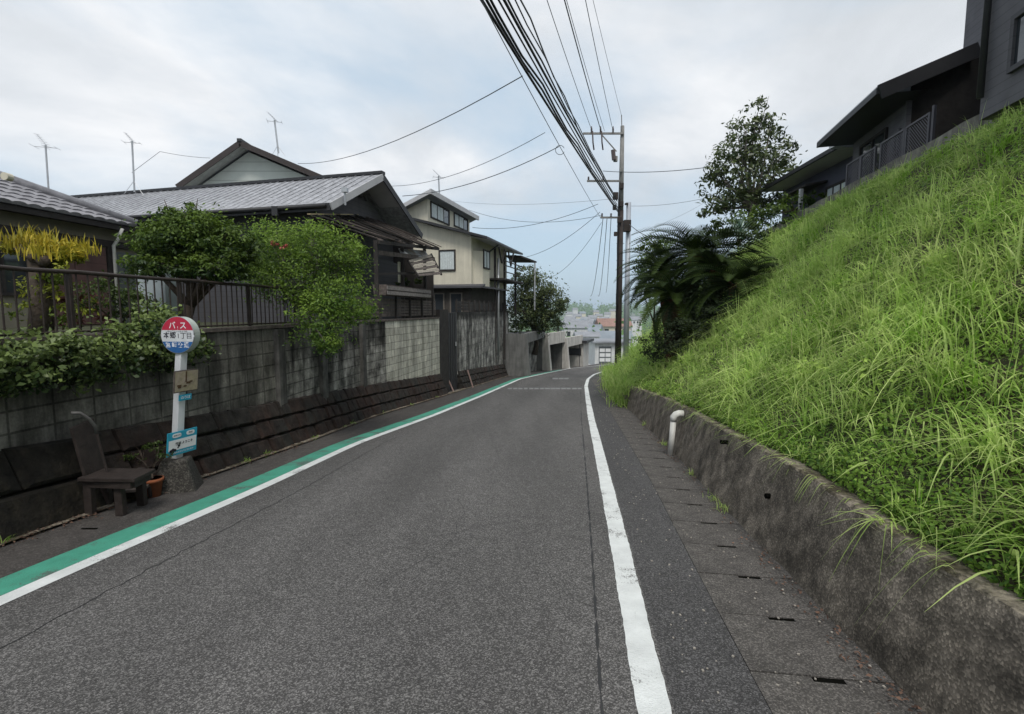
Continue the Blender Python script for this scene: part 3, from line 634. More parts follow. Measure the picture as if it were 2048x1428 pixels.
def bank_z(X_, Y_):     # vectorised lookup of the bank's height
    yi = np.interp(Y_, BY, np.arange(len(BY))); xc = np.interp(Y_, BY, [XC(y) + .25 for y in BY]); ti = np.interp(X_ - xc, BT, np.arange(len(BT)))
    i = np.clip(yi.astype(int), 0, len(BY) - 2); k = np.clip(ti.astype(int), 0, len(BT) - 2); a = yi - i; b = ti - k
    return (1 - a) * (1 - b) * _bh_cache[i, k] + a * (1 - b) * _bh_cache[i + 1, k] + (1 - a) * b * _bh_cache[i, k + 1] + a * b * _bh_cache[i + 1, k + 1]
def fbm(x, y, s, seed=0):
    r = np.random.default_rng(seed); out = 0; amp = 1
    for o in range(4):
        a, b, c, d = r.uniform(0, 6.28, 4); f = s * 2 ** o
        out = out + amp * (np.sin(x * f * math.cos(a) + y * f * math.sin(a) + b) * np.sin(-x * f * math.sin(c) + y * f * math.cos(c) + d)); amp *= .6
    return out / 2.0

def blades(name, x, y, z, h, w, lean_dir, lean, tint, m, parent=None, seg=4, droop=.5):
    n = len(x); rt = np.stack([x, y, z], 1); ts = np.linspace(0, 1, seg + 1)
    L_ = np.stack([np.cos(lean_dir), np.sin(lean_dir), np.zeros(n)], 1); side = np.stack([-np.sin(lean_dir), np.cos(lean_dir), np.zeros(n)], 1)
    # twist the blade's width a little toward the viewer-independent random heading
    tw = RNG.uniform(-.9, .9, n); side = side * np.cos(tw)[:, None] + L_ * np.sin(tw)[:, None]
    V = np.zeros((n, seg + 1, 2, 3))
    for k, t in enumerate(ts):
        up = h * (t * (1 - .25 * lean) - droop * lean * t ** 2.6); out = h * lean * (.15 * t + .75 * t ** 2)
        c = rt + L_ * out[:, None]; c[:, 2] += up
        ww = (w * (1 - t ** 2.2) * (.55 + .45 * min(1, t * 4)) + .0008)[:, None] if False else (w * (1 - t ** 2.2) * (.6 + .4 * min(1, t * 4)) + .0006)[:, None]
        V[:, k, 0] = c - side * ww / 2; V[:, k, 1] = c + side * ww / 2
    verts = V.reshape(-1, 3); b = np.arange(n)[:, None] * (2 * (seg + 1)); q = []
    for k in range(seg): q.append(np.concatenate([b + 2 * k, b + 2 * k + 1, b + 2 * k + 3, b + 2 * k + 2], 1))
    quads = np.stack(q, 1).reshape(-1, 4)
    return np_mesh(name, verts, quads, m, parent, np.repeat(tint, seg), smooth=False)
def grow_bank():
    C_ = dict(x=[], y=[], h=[], w=[], l=[], d=[], t=[])
    def add(X_, Y_, h, w, l, d, t):
        for k_, v_ in zip('xyhwldt', (X_, Y_, h, w, l, d, t)): C_[k_].append(v_)
    xc_ = lambda Y_: np.interp(Y_, BY, [XC(q) + .25 for q in BY])
    tmax = lambda Y_: 5.8 + .21 * Y_ - xc_(Y_) + .05
    for (ya, yb, dens, nb, wmul, hm) in ((.6, 3, 66, 20, 1.15, 1.0), (3, 5.5, 56, 19, 1.2, 1.05), (5.5, 9, 40, 18, 1.35, 1.15), (9, 14, 24, 16, 1.75, 1.3), (14, 20, 14, 14, 2.3, 1.55), (20, 40, 7, 14, 3.0, 1.9)):
        m_ = int((yb - ya) * 6.4 * dens); Yc = RNG.uniform(ya, yb, m_); tc = RNG.uniform(.0, 1, m_) ** .95 * 6.4; keep = tc < np.where(Yc < 22, tmax(Yc), 6.4); Yc, tc = Yc[keep], tc[keep]; Xc = xc_(Yc) + .03 + tc
        cl = fbm(Xc, Yc, 1.0, 3); cl2 = fbm(Xc, Yc, 2.6, 5); keep = RNG.uniform(0, 1, len(Xc)) < np.clip(.72 + .6 * cl + .4 * cl2, .1, 1); Xc, Yc, tc, cl, cl2 = Xc[keep], Yc[keep], tc[keep], cl[keep], cl2[keep]; m_ = len(Xc)
        hc = RNG.uniform(.26, .62, m_) * (1 + .3 * cl) * hm ** .5; hc *= np.where(tc < .2, .7, 1) * np.where((tmax(Yc) - tc < .6) & (Yc < 21), .55, 1) * np.where(Yc > 17, 1.45, 1)
        dc = math.pi + RNG.normal(0, .9, m_); tn = np.clip(.45 + .28 * cl2 + RNG.normal(0, .22, m_), 0, 1); wc = RNG.uniform(.6, 1.35, m_)
        straw = RNG.uniform(0, 1, m_) < .04
        idx = np.repeat(np.arange(m_), nb); n = len(idx)
        sg = .05 * hm
        add(Xc[idx] + RNG.normal(0, sg, n), Yc[idx] + RNG.normal(0, sg, n), hc[idx] * RNG.uniform(.45, 1.15, n), RNG.uniform(.0055, .0125, n) * wc[idx] * wmul, np.clip(RNG.normal(.85, .38, n), .1, 1.5),
            dc[idx] + RNG.normal(0, 1.0, n), np.clip(tn[idx] + RNG.normal(0, .13, n) + .35 * straw[idx], 0, 1))
        # short fill between the tussocks
        n = int((yb - ya) * 6.4 * dens * 9); Y_ = RNG.uniform(ya, yb, n); t = RNG.uniform(0, 6.4, n); k_ = t < np.where(Y_ < 22, tmax(Y_) + .1, 6.4); Y_, t = Y_[k_], t[k_]; n = len(Y_)
        add(xc_(Y_) + .02 + t, Y_, RNG.uniform(.08, .24, n) * hm, RNG.uniform(.003, .007, n) * wmul, RNG.uniform(.3, 1.3, n), RNG.uniform(0, 6.28, n), np.clip(RNG.normal(.22, .15, n), 0, 1))
    A = {k_: np.concatenate(v_) for k_, v_ in C_.items()}; Z_ = bank_z(A['x'], A['y']) - .02
    o = blades('grass', A['x'], A['y'], Z_, A['h'], A['w'], A['d'], A['l'], A['t'], M['grass'], seg=5, droop=.62)
    stuff(o, 'tall arching green grass covering the whole bank', 'grass')
    n = 150; Y_ = RNG.uniform(2, 16, n); X_ = xc_(Y_) + RNG.uniform(.3, 5, n); Z_ = bank_z(X_, Y_)
    stuff(blades('dry_stalks', X_, Y_, Z_, RNG.uniform(.35, .6, n), np.full(n, .005) * (1 + Y_ * .06), math.pi + RNG.normal(0, 1, n), RNG.uniform(.1, .9, n), RNG.uniform(0, 1, n), M['straw']), 'pale dry stalks standing among the grass of the bank', 'stalks')
def leaf_quads(P, nrm, ln, wd, rnd=.6):
    """diamond leaves folded out of plane a little; P (n,3) centres, nrm (n,3)"""
    n = len(P); nrm = nrm + RNG.normal(0, rnd, (n, 3)); nrm /= np.linalg.norm(nrm, axis=1)[:, None] + 1e-9
    a = np.cross(nrm, RNG.normal(0, 1, (n, 3))); a /= np.linalg.norm(a, axis=1)[:, None] + 1e-9; b = np.cross(nrm, a)
    ln = ln[:, None]; wd = wd[:, None]
    V = np.stack([P - a * ln / 2, P + b * wd / 2 + nrm * wd * .15, P + a * ln / 2 - nrm * ln * .12, P - b * wd / 2 + nrm * wd * .15], 1)
    return V.reshape(-1, 3), np.arange(4 * n).reshape(n, 4)
def undergrowth():
    P, T, S = [], [], []
    for (ya, yb, dens, s) in ((.6, 3.5, 1500, .017), (3.5, 7, 800, .021), (7, 12, 240, .032), (12, 22, 110, .055), (22, 40, 50, .09)):
        n = int((yb - ya) * 6.6 * dens); Y_ = RNG.uniform(ya, yb, n); t = RNG.uniform(0, 1, n) ** 1.7 * 6.6; xc = np.interp(Y_, BY, [XC(q) + .25 for q in BY]); X_ = xc + t
        cl = fbm(X_, Y_, 2.2, 9)
        Z_ = bank_z(X_, Y_) + RNG.uniform(0, .13, n) * (1 + .6 * cl)
        P.append(np.stack([X_, Y_, Z_], 1)); T.append(np.clip(.4 + .3 * cl + RNG.normal(0, .2, n), 0, 1)); S.append(s * RNG.uniform(.6, 1.5, n))
    P = np.concatenate(P); T = np.concatenate(T); S = np.concatenate(S)
    v, q = leaf_quads(P, np.tile([-.5, -.1, .8], (len(P), 1)), S * 1.5, S, .5)
    stuff(np_mesh('ground_cover', v, q, M['ground_leaf'], None, T), 'low leafy weeds growing among the grass of the bank', 'weeds')
grow_bank(); undergrowth()
def broad_weeds():
    P, T, S = [], [], []
    for k in range(110):
        y = 3.2 + 17 * random.random() ** 1.5; x = XC(y) + .3 + random.uniform(.05, 1) * (5.4 + .08 * y - 2.2); z = float(bank_z(np.array([x]), np.array([y]))[0]); n = 34; h = random.uniform(.12, .34)
        P.append(np.stack([x + RNG.normal(0, .13, n), y + RNG.normal(0, .13, n), z + RNG.uniform(.03, 1, n) * h], 1)); T.append(np.clip(random.uniform(.2, .9) + RNG.normal(0, .12, n), 0, 1)); S.append(RNG.uniform(.018, .034, n) * (1 + y * .07))
    P, T, S = np.concatenate(P), np.concatenate(T), np.concatenate(S); v, q = leaf_quads(P, np.tile([-.5, -.15, .8], (len(P), 1)), S * 1.5, S * .9, .4)
    stuff(np_mesh('broad_weeds', v, q, M['broad'], None, T), 'broad-leaved weeds scattered in clumps through the grass of the bank', 'weeds')
broad_weeds()

# ------------------------------------------------------------------ foliage tools
def crown(name, blobs, n, size, m, parent=None, shell=.55, asp=.5, up=.5, clump=.25, gaps=.35, seed=1, sub=26):
    """leaves gathered in many small clumps spread over and through a set of ellipsoids (cx,cy,cz,rx,ry,rz)"""
    r = np.random.default_rng(seed); vol = np.array([b[3] * b[4] + b[4] * b[5] + b[3] * b[5] for b in blobs]); vol = vol / vol.sum()
    P, Nn, T = [], [], []
    for b, f in zip(blobs, vol):
        k = max(6, int(n * f / sub)); d = r.normal(0, 1, (k, 3)); d /= np.linalg.norm(d, axis=1)[:, None]
        rad = shell + (1 - shell) * r.uniform(0, 1, k) ** .6; rad *= 1 + r.normal(0, .17, k)
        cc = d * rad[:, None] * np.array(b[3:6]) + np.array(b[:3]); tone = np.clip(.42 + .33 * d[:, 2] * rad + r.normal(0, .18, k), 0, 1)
        for c, dd, tt in zip(cc, d, tone):
            if r.uniform() < gaps * .5: continue
            ns = max(4, int(sub * r.uniform(.4, 1.6))); cs = clump * min(b[3:6]) * r.uniform(.5, 1.2)
            q = r.normal(0, 1, (ns, 3)) * cs * np.array([1, 1, .6]) + c
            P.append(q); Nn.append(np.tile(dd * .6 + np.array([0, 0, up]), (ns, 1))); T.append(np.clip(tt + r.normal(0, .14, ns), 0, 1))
    P = np.concatenate(P); Nn = np.concatenate(Nn); T = np.concatenate(T); S = size * r.uniform(.65, 1.35, len(P))
    v, q = leaf_quads(P, Nn, S, S * asp, .55)
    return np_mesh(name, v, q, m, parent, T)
def limbs(base, tips, r0, m, parent, name='trunk', fork=.35, wob=.08, n=7):
    mb = MB(); base = V3(base); c = V3((0, 0, 0))
    for t in tips: c += V3(t)
    c /= len(tips); f = base.lerp(c, fork)
    mb.tube([base, base.lerp(f, .5) + V3((random.uniform(-wob, wob), random.uniform(-wob, wob), 0)), f], [r0, r0 * .85, r0 * .75], n)
    for t in tips:
        t = V3(t); a = f.lerp(t, .45) + V3((random.uniform(-wob, wob) * 2, random.uniform(-wob, wob) * 2, random.uniform(0, wob)))
        mb.tube([f - V3((0, 0, .02)), a, t], [r0 * .6, r0 * .38, r0 * .12], 6)
        for _ in range(2):
            e = t + V3((random.uniform(-1, 1), random.uniform(-1, 1), random.uniform(-.3, 1))) * (t - f).length * .2; mb.tube([a, a.lerp(e, .6) + V3((0, 0, .03)), e], [r0 * .25, r0 * .15, r0 * .05], 5)
    return mb.build(name, m, parent, smooth=True)
def blob(px, py, Y, rpx, rpy, ry=None):     # ellipsoid seen at px,py with pixel radii
    p = at(px, py, Y); k = Y / F; rx = rpx * k; return (p.x, p.y, p.z, rx, ry if ry else (rx + rpy * k) / 2, rpy * k)
def plant(name, label, cat, base, blobs, n, size, m, bark=None, r0=.06, group=None, tips=None, **kw):
    r = root(name, base, label, cat, group)
    crown('crown', blobs, n, size, m, r, **kw)
    if bark: limbs(base, tips or [b[:3] for b in blobs], r0, bark, r)
    return r

# ------------------------------------------------------------------ left railing and slatted fence on the wall
def railing():
    f = lambda y: face_l(y) - .08
    y0, y1 = 2.2, Yface(604)
    r = root('railing', (f(5.5), 5.5, WTOP), 'dark brown metal railing with upright bars along the block wall', 'railing')
    ys = yrange(y0, y1, .5); top = lambda q: WTOP + .68 + .006 * math.sin(q * 5)
    mb = MB(); mb.tube([(f(q), q, top(q)) for q in ys], .022, 8); mb.build('top_rail', M['iron'], r, smooth=True)
    mb = MB(); mb.tube([(f(q), q, WTOP + .08) for q in ys], .014, 6); mb.build('bottom_rail', M['iron'], r, smooth=True)
    q = y0 + .05
    while q < y1:
        mb = MB(); mb.tube([(f(q), q, WTOP + .06), (f(q) + random.uniform(-.004, .004), q, top(q))], .0085, 6); mb.build('baluster', M['iron'], r); q += .112
    q = y0 + .2
    while q < y1:
        mb = MB(); mb.bar((f(q) - .01, q, WTOP - .02), (f(q) - .01, q, top(q) - .01), .036); mb.build('post', M['iron'], r); q += 1.35
railing()
def slat_fence(y0, y1, z0, z1, label, m, nsl, gap_off=.10):
    f = lambda y: face_l(y) - gap_off
    r = root('slatted_fence', (f((y0 + y1) / 2), (y0 + y1) / 2, z0), label, 'fence')
    for k in range(nsl):
        z = z0 + .05 + (z1 - z0 - .08) * (k + .5) / nsl; mb = MB(); a = y0
        h = (z1 - z0) / nsl * .72
        while a < y1 - .05:
            b = min(y1, a + 1.3); mb.bar((f(a), a, z + random.uniform(-.008, .008)), (f(b), b, z + random.uniform(-.008, .008)), .022, h); a = b
        mb.build('slat', m, r)
    a = y0 + .04
    while a < y1:
        mb = MB(); mb.bar((f(a) + .035, a, z0), (f(a) + .035, a, z1 + .05), .06); mb.build('post', M['black'], r); a += 1.05
slat_fence(Yface(690), Y_C - .1, WTOP + .06, 1.95, 'dark brown horizontal slatted fence on the wall beside the lean-to', M['wood_old'], 6)
slat_fence(Y_D + .1, Y_E, 1.52, 2.0, 'low blackened board fence on top of the tall streaked wall', M['black'], 3)
# weathered planter box on the slatted fence
def planter():
    y0, y1 = Yface(768), Yface(856); f = lambda y: face_l(y) - .02; z0, z1 = 1.99, 2.27
    r = root('planter_box', (f(y0), (y0 + y1) / 2, z0), 'weathered grey plank planter box on top of the slatted fence', 'planter')
    mb = MB()
    mb.hexa([V3((f(y0) + .1, y0, z0)), V3((f(y1) + .1, y1, z0)), V3((f(y1) - .22, y1, z0)), V3((f(y0) - .22, y0, z0)), V3((f(y0) + .13, y0, z1)), V3((f(y1) + .13, y1, z1)), V3((f(y1) - .25, y1, z1)), V3((f(y0) - .25, y0, z1))])
    mb.build('box', M['wood_old'], r)
    for k in range(2):
        z = z0 + .07 + .13 * k; mb = MB(); mb.bar((f(y0) + .135, y0, z), (f(y1) + .135, y1, z), .02, .1); mb.build('plank', mk('grey_plank', (.22, .2, .19), .9, .4, 14, .5, 30), r)
    P = [blob(820 + random.uniform(-28, 30), 563, 16, 5, 7) for _ in range(6)]
    crown('plants', P, 260, .07, M['shrub'], r, seed=5)
planter()

# ------------------------------------------------------------------ windows
def window(parent, o, U, Vn, u0, u1, z0, z1, fr=.07, panes=2, depth=.06, fm=None, curtain=True, sill=False, name='window'):
    """o plan origin of the wall face, U along the wall, Vn outward normal"""
    fm = fm or M['black']; mb = MB()
    for a, b, c, d in ((u0, u1, z0, z0 + fr), (u0, u1, z1 - fr, z1), (u0, u0 + fr, z0 + fr, z1 - fr), (u1 - fr, u1, z0 + fr, z1 - fr)):
        mb.frame_box(o, U, Vn, a, b, -.02, depth, c, d)
    for k in range(1, panes):
        q = u0 + (u1 - u0) * k / panes; mb.frame_box(o, U, Vn, q - fr * .4, q + fr * .4, -.02, depth * .8, z0 + fr, z1 - fr)
    w = mb.build(name, fm, parent)
    mb = MB(); mb.frame_box(o, U, Vn, u0 + fr * .9, u1 - fr * .9, -.015, depth * .35, z0 + fr * .9, z1 - fr * .9); mb.build('pane', M['glass'], w_parent(w, parent))
    if curtain:
        mb = MB(); a, b = u0 + fr * 1.1, u1 - fr * 1.1; n = 12 if curtain is True else 6
        for k in range(n):
            if curtain == 'half' and k > 3: continue
            p, q = a + (b - a) * k / n, a + (b - a) * (k + 1) / n; e = depth * .35 + .004 + .006 * (k % 2)
            mb.frame_box(o, U, Vn, p, q, depth * .3, e, z0 + fr * 1.2, z1 - fr * 1.2)
        mb.build('curtain', M['curtain'], w_parent(w, parent))
    return w
def w_parent(w, parent): return w
# a parented window keeps its thing's origin, so its own children use the same origin
def hrect(name, m, r, o, U, Vv, u0, u1, v0, v1, z0, z1): return MB().frame_box(o, U, Vv, u0, u1, v0, v1, z0, z1).build(name, m, r)
def slab(o, U, Vv, pts, th, m, r, name='roof'):
    """pts: list of (u,v,z) corners of the top surface; thickness th downwards"""
    P = [V3(((o + U * u + Vv * v).x, (o + U * u + Vv * v).y, z)) for u, v, z in pts]
    return MB().prism([p - V3((0, 0, th)) for p in P], (0, 0, th)).build(name, m, r)
def W_(o, U, Vv, u, v, z): q = o + U * u + Vv * v; return V3((q.x, q.y, z))
def unit(x, y): return V3((x, y, 0)).normalized()

# ------------------------------------------------------------------ HOUSE A : tiled roof, far left
def house_a():
    Vd = unit(.126, 1); U = V3((-Vd.y, Vd.x, 0))          # V along the road, U away from it
    c0 = at(274, 453, 13.4); ez = c0.z; e0 = V3((c0.x, c0.y, 0))   # eave corner at the far end
    r = root('tiled_house', (c0.x - 3, c0.y - 4, 1.2), 'old house at far left with grey tiled hipped roof and reddish shutters', 'house')
    o = e0 - Vd * .0
    Lh = 11.5; ov = .75; run = 4.2; rise = 1.95
    wo = e0 + U * .4 + Vd * .6
    # walls
    w0 = MB().frame_box(wo, U, -Vd, 0, 7, 0, Lh, 1.1, ez - .12).build('wall', M['beige'], r)
    n = -U
    # shutters, door, timber band and posts on the road side (u runs backwards towards the camera)
    B = -Vd
    def panel(nm, m, a, b, z0, z1, d=.04): return MB().frame_box(wo, B, n, a, b, 0, d, z0, z1).build(nm, m, r)
    panel('shutter', M['rust'], 1.2, 2.0, 1.25, 3.15); panel('shutter', M['rust'], 2.02, 2.6, 1.25, 3.15, .02)
    panel('door', M['greydoor'], .12, .98, 1.25, 3.1)
    panel('head_beam', M['black'], 0, Lh, 3.2, 3.36, .08)
    for a in (.05, 1.1, 2.7, 4.3, 5.9): panel('timber_post', M['black'], a - .06, a + .06, 1.2, 3.2, .07)
    window(r, wo, B, n, 3.0, 4.1, 1.9, 3.1, curtain=False)
    mb = MB(); q = wo + B * 1.06 + n * .14; mb.tube([V3((q.x + .25, q.y, ez - .12)), V3((q.x + .1, q.y, ez - .42)), V3((q.x, q.y, ez - .55)), V3((q.x, q.y, 1.2))], .04, 8); mb.build('downpipe', M['pvc'], r, smooth=True)
    # roof: hip to the right, tiles in rolls and steps
    def roof_face(p00, p10, p01, p11, cols, rows, name):
        # p00 eave left, p10 eave right, p01/p11 the upper edge; tiles as rolled courses
        mb = MB(); nrm = (p10 - p00).cross(p01 - p00).normalized()
        if nrm.z < 0: nrm = -nrm
        cu = cols * 4
        def P(a, b, lift): lo = p00.lerp(p10, a); hi = p01.lerp(p11, a); return lo.lerp(hi, b) + nrm * lift
        for j in range(rows):
            b0, b1 = j / rows, (j + 1) / rows + .003
            for i in range(cu):
                a0, a1 = i / cu, (i + 1) / cu; h = lambda q: .035 * (abs(math.sin(math.pi * q * cols)) ** .7)
                A, Bq, Cq, D = P(a0, b0, h(a0) + .03), P(a1, b0, h(a1) + .03), P(a1, b1, h(a1)), P(a0, b1, h(a0))
                mb.face([A, Bq, Cq, D]); mb.face([P(a0, b0, -.02), P(a1, b0, -.02), Bq, A])
        return mb.build(name, M['tile'], r)
    E0 = W_(o, U, B, 0, 0, ez); E1 = W_(o, U, B, 0, Lh + 1.5, ez); H0 = W_(o, U, B, run, run, ez + rise); H1 = W_(o, U, B, run, Lh + 1.5, ez + rise)
    roof_face(E0, E1, H0, H1, 44, 14, 'roof'); 
    K0 = W_(o, U, B, 2 * run, 0, ez); roof_face(K0, E0, H0 + V3((-.001, 0, 0)), H0, 26, 14, 'roof')
    K1 = W_(o, U, B, 2 * run, Lh + 1.5, ez); MB().face([K0, K1, H1, H0]).build('roof', M['tile'], r)
    for a, b in ((E0, H0), (H0, H1), (K0, H0)):
        mb = MB(); mb.tube([a + V3((0, 0, .07)), b + V3((0, 0, .1))], .11, 8); mb.build('ridge_tiles', M['tile'], r, smooth=True)
    mb = MB(); mb.frame_box(o, U, B, .05, .12, 0, Lh + 1.5, ez - .16, ez - .03); mb.build('fascia', M['black'], r)
    mb = MB(); mb.frame_box(o, U, B, .12, .42, -.5, Lh, ez - .13, ez - .09); mb.build('soffit', M['black'], r)
    # ridge end disc
    d = at(8, 352, c0.y - 5.5); mb = MB(); mb.tube([d, d + V3((.0, .1, 0))], .06, 12); mb.build('ridge_end', M['cream'], r)
    return r, E0, H0
HA = house_a()

# ------------------------------------------------------------------ HOUSE B : charcoal house under a long sheet roof
UB = unit(-3.72, 1); VB = V3((-UB.y, -UB.x, 0)); VB = V3((.2595, .9657, 0))
def house_b():
    g = at(662, 406, 14.0); ez = g.z; o = V3((g.x, g.y, 0)); run = 2.82; apex = at(762, 348, 16.75).z; L_ = 14.0
    r = root('charcoal_house', (g.x - 3, g.y + 2, 1.2), 'low charcoal house under a long weathered grey roof, behind the lean-to', 'house')
    ov = .85; th = .1
    # walls under the roof
    hrect('wall', M['charcoal'], r, o, UB, VB, ov, L_ - .6, .5, 2 * run - .5, .6, ez - .1)
    mb = MB(); mb.prism([W_(o, UB, VB, ov, .5, ez - .1), W_(o, UB, VB, ov, 2 * run - .5, ez - .1), W_(o, UB, VB, ov, run, apex - .32)], UB * .15); mb.build('gable_wall', M['charcoal_lt'], r)
    # roof planes
    f1 = slab(o, UB, VB, [(0, 0, ez), (L_, 0, ez), (L_ - .0, run, apex), (0, run, apex)], th, M['metalroof'], r)
    f2 = slab(o, UB, VB, [(0, run, apex), (L_, run, apex), (L_, 2 * run, ez), (0, 2 * run, ez)], th, M['metalroof'], r)
    mb = MB(); u = .3
    while u < L_: mb.bar(W_(o, UB, VB, u, .02, ez + .012), W_(o, UB, VB, u, run - .03, apex + .012), .022, .014); u += .30
    mb.build('roof_batten', M['metalroof'], f1)
    mb = MB(); mb.bar(W_(o, UB, VB, -.05, run, apex + .03), W_(o, UB, VB, L_ + .05, run, apex + .03), .22, .09); mb.build('ridge_cap', M['fascia'], f1)
    # barge boards and grey soffit seen from below at the gable end
    for a, b in (((0, -.05, ez), (0, run, apex)), ((0, 2 * run + .05, ez), (0, run, apex))):
        A = W_(o, UB, VB, *a); Bq = W_(o, UB, VB, *b); mb = MB(); mb.bar(A - UB * .03 - V3((0, 0, .1)), Bq - UB * .03 - V3((0, 0, .1)), .04, .2); mb.build('barge_board', M['fascia'] if a[1] > 1 else M['soffit'], r)
        mb = MB(); d = V3((0, 0, -th - .012)); k = .9; A1 = A + UB * ov; B1 = Bq + UB * ov; mb.face([A + d, Bq + d, B1 + d, A1 + d]); mb.build('soffit', M['soffit'], r)
    # fascia and gutter of the near eave
    mb = MB(); mb.bar(W_(o, UB, VB, 0, -.03, ez - .1), W_(o, UB, VB, L_, -.03, ez - .1), .05, .2); mb.build('fascia', M['fascia'], r)
    mb = MB(); mb.tube([W_(o, UB, VB, .1, -.11, ez - .08), W_(o, UB, VB, L_, -.11, ez - .06)], .055, 8); mb.build('rain_gutter', M['fascia'], r, smooth=True)
    mb = MB(); mb.box(W_(o, UB, VB, 1.7, -.12, ez - .16), (.16, .16, .26)); q = W_(o, UB, VB, 1.7, -.12, ez); mb.tube([q - V3((0, 0, .25)), V3((q.x, q.y + .3, ez - .5)), V3((q.x, q.y + .3, 1.2))], .035, 6); mb.build('downpipe', M['fascia'], r)
    # carved gable ornament below the apex
    mb = MB(); c = W_(o, UB, VB, ov - .04, run, apex - .55)
    for s in (-1, 1):
        mb.tube([c, c + VB * s * .22 + V3((0, 0, -.02)), c + VB * s * .36 + V3((0, 0, -.16)), c + VB * s * .44 + V3((0, 0, -.1))], [.06, .06, .05, .03], 6)
    mb.tube([c + V3((0, 0, .12)), c - V3((0, 0, .16))], [.05, .09], 8); mb.build('gable_ornament', M['charcoal_lt'], r)
    # small chimney lamp / weather box on the near corner of the roof
    p = at(690, 392, 14.3); mb = MB(); mb.tube([p - V3((0, 0, .25)), p + V3((0, 0, .1))], .03, 6); mb.box(p + V3((0, 0, .16)), (.15, .15, .12)); mb.build('roof_lamp', M['alu'], r)
    # window on the road side wall below the lean-to
    window(r, o + UB * ov, VB, -UB, 1.3, 2.6, 1.9, 3.0, curtain=False)
    return o, ez, apex, run
HB = house_b()

# ------------------------------------------------------------------ HOUSE C : pale gable behind
def house_c():
    Y = 25.0; A = at(480, 283, Y); o = V3((A.x, A.y, 0)); U = V3((-1, 0, 0)); Vv = V3((-.02, 1, 0)).normalized()
    r = root('pale_gable_house', (A.x, A.y + 3, -.5), 'house with pale green-white gable and dark barge boards rising behind the long grey roof', 'house')
    zl = at(356, 370, Y).z; hw = 3.12; ap = A.z
    # half widths: left 3.1 m, right 4 m, roof falls at .58
    k = (ap - zl) / hw; hr = 4.0; zr = at(636, 354, Y).z; kr = (ap - zr) / hr
    wl, wr = hw - .75, hr - .9
    mb = MB(); mb.prism([W_(o, U, Vv, wl, .8, -.5), W_(o, U, Vv, -wr, .8, -.5), W_(o, U, Vv, -wr, .8, ap - kr * wr - .25), W_(o, U, Vv, 0, .8, ap - .25), W_(o, U, Vv, wl, .8, ap - k * wl - .25)], Vv * 6); mb.build('wall', M['greenwhite'], r)
    for s, h, z in ((1, hw, zl), (-1, hr, zr)):
        slab(o, U, Vv, [(0, 0, ap), (s * h, 0, z), (s * h, 7.4, z), (0, 7.4, ap)][::(1 if s > 0 else -1)], .12, M['roof_grey'], r)
        a, b = W_(o, U, Vv, 0, -.03, ap - .09), W_(o, U, Vv, s * (h + .04), -.03, z - .11)
        MB().bar(a, b, .05, .26).build('barge_board', mk('brown_barge', (.045, .036, .034), .6, .1), r)
        mb = MB(); d = V3((0, 0, -.135)); mb.face([W_(o, U, Vv, 0, 0, ap) + d, W_(o, U, Vv, s * h, 0, z) + d, W_(o, U, Vv, s * h, .8, z) + d, W_(o, U, Vv, 0, .8, ap) + d]); mb.build('soffit', mk('pale_soffit', (.5, .5, .5), .8), r)
    MB().bar(W_(o, U, Vv, 0, -.1, ap + .05), W_(o, U, Vv, 0, 7.5, ap + .05), .2, .14).build('ridge_cap', M['fascia'], r)
    for s in (1, -1):
        q = wl if s > 0 else wr
        MB().frame_box(o, U, Vv, s * q - .1 * s - .1, s * q - .1 * s + .1, .74, .8, -.5, ap - (k if s > 0 else kr) * q - .3).build('corner_board', M['whitewall'], r)
    return A
HC = house_c()

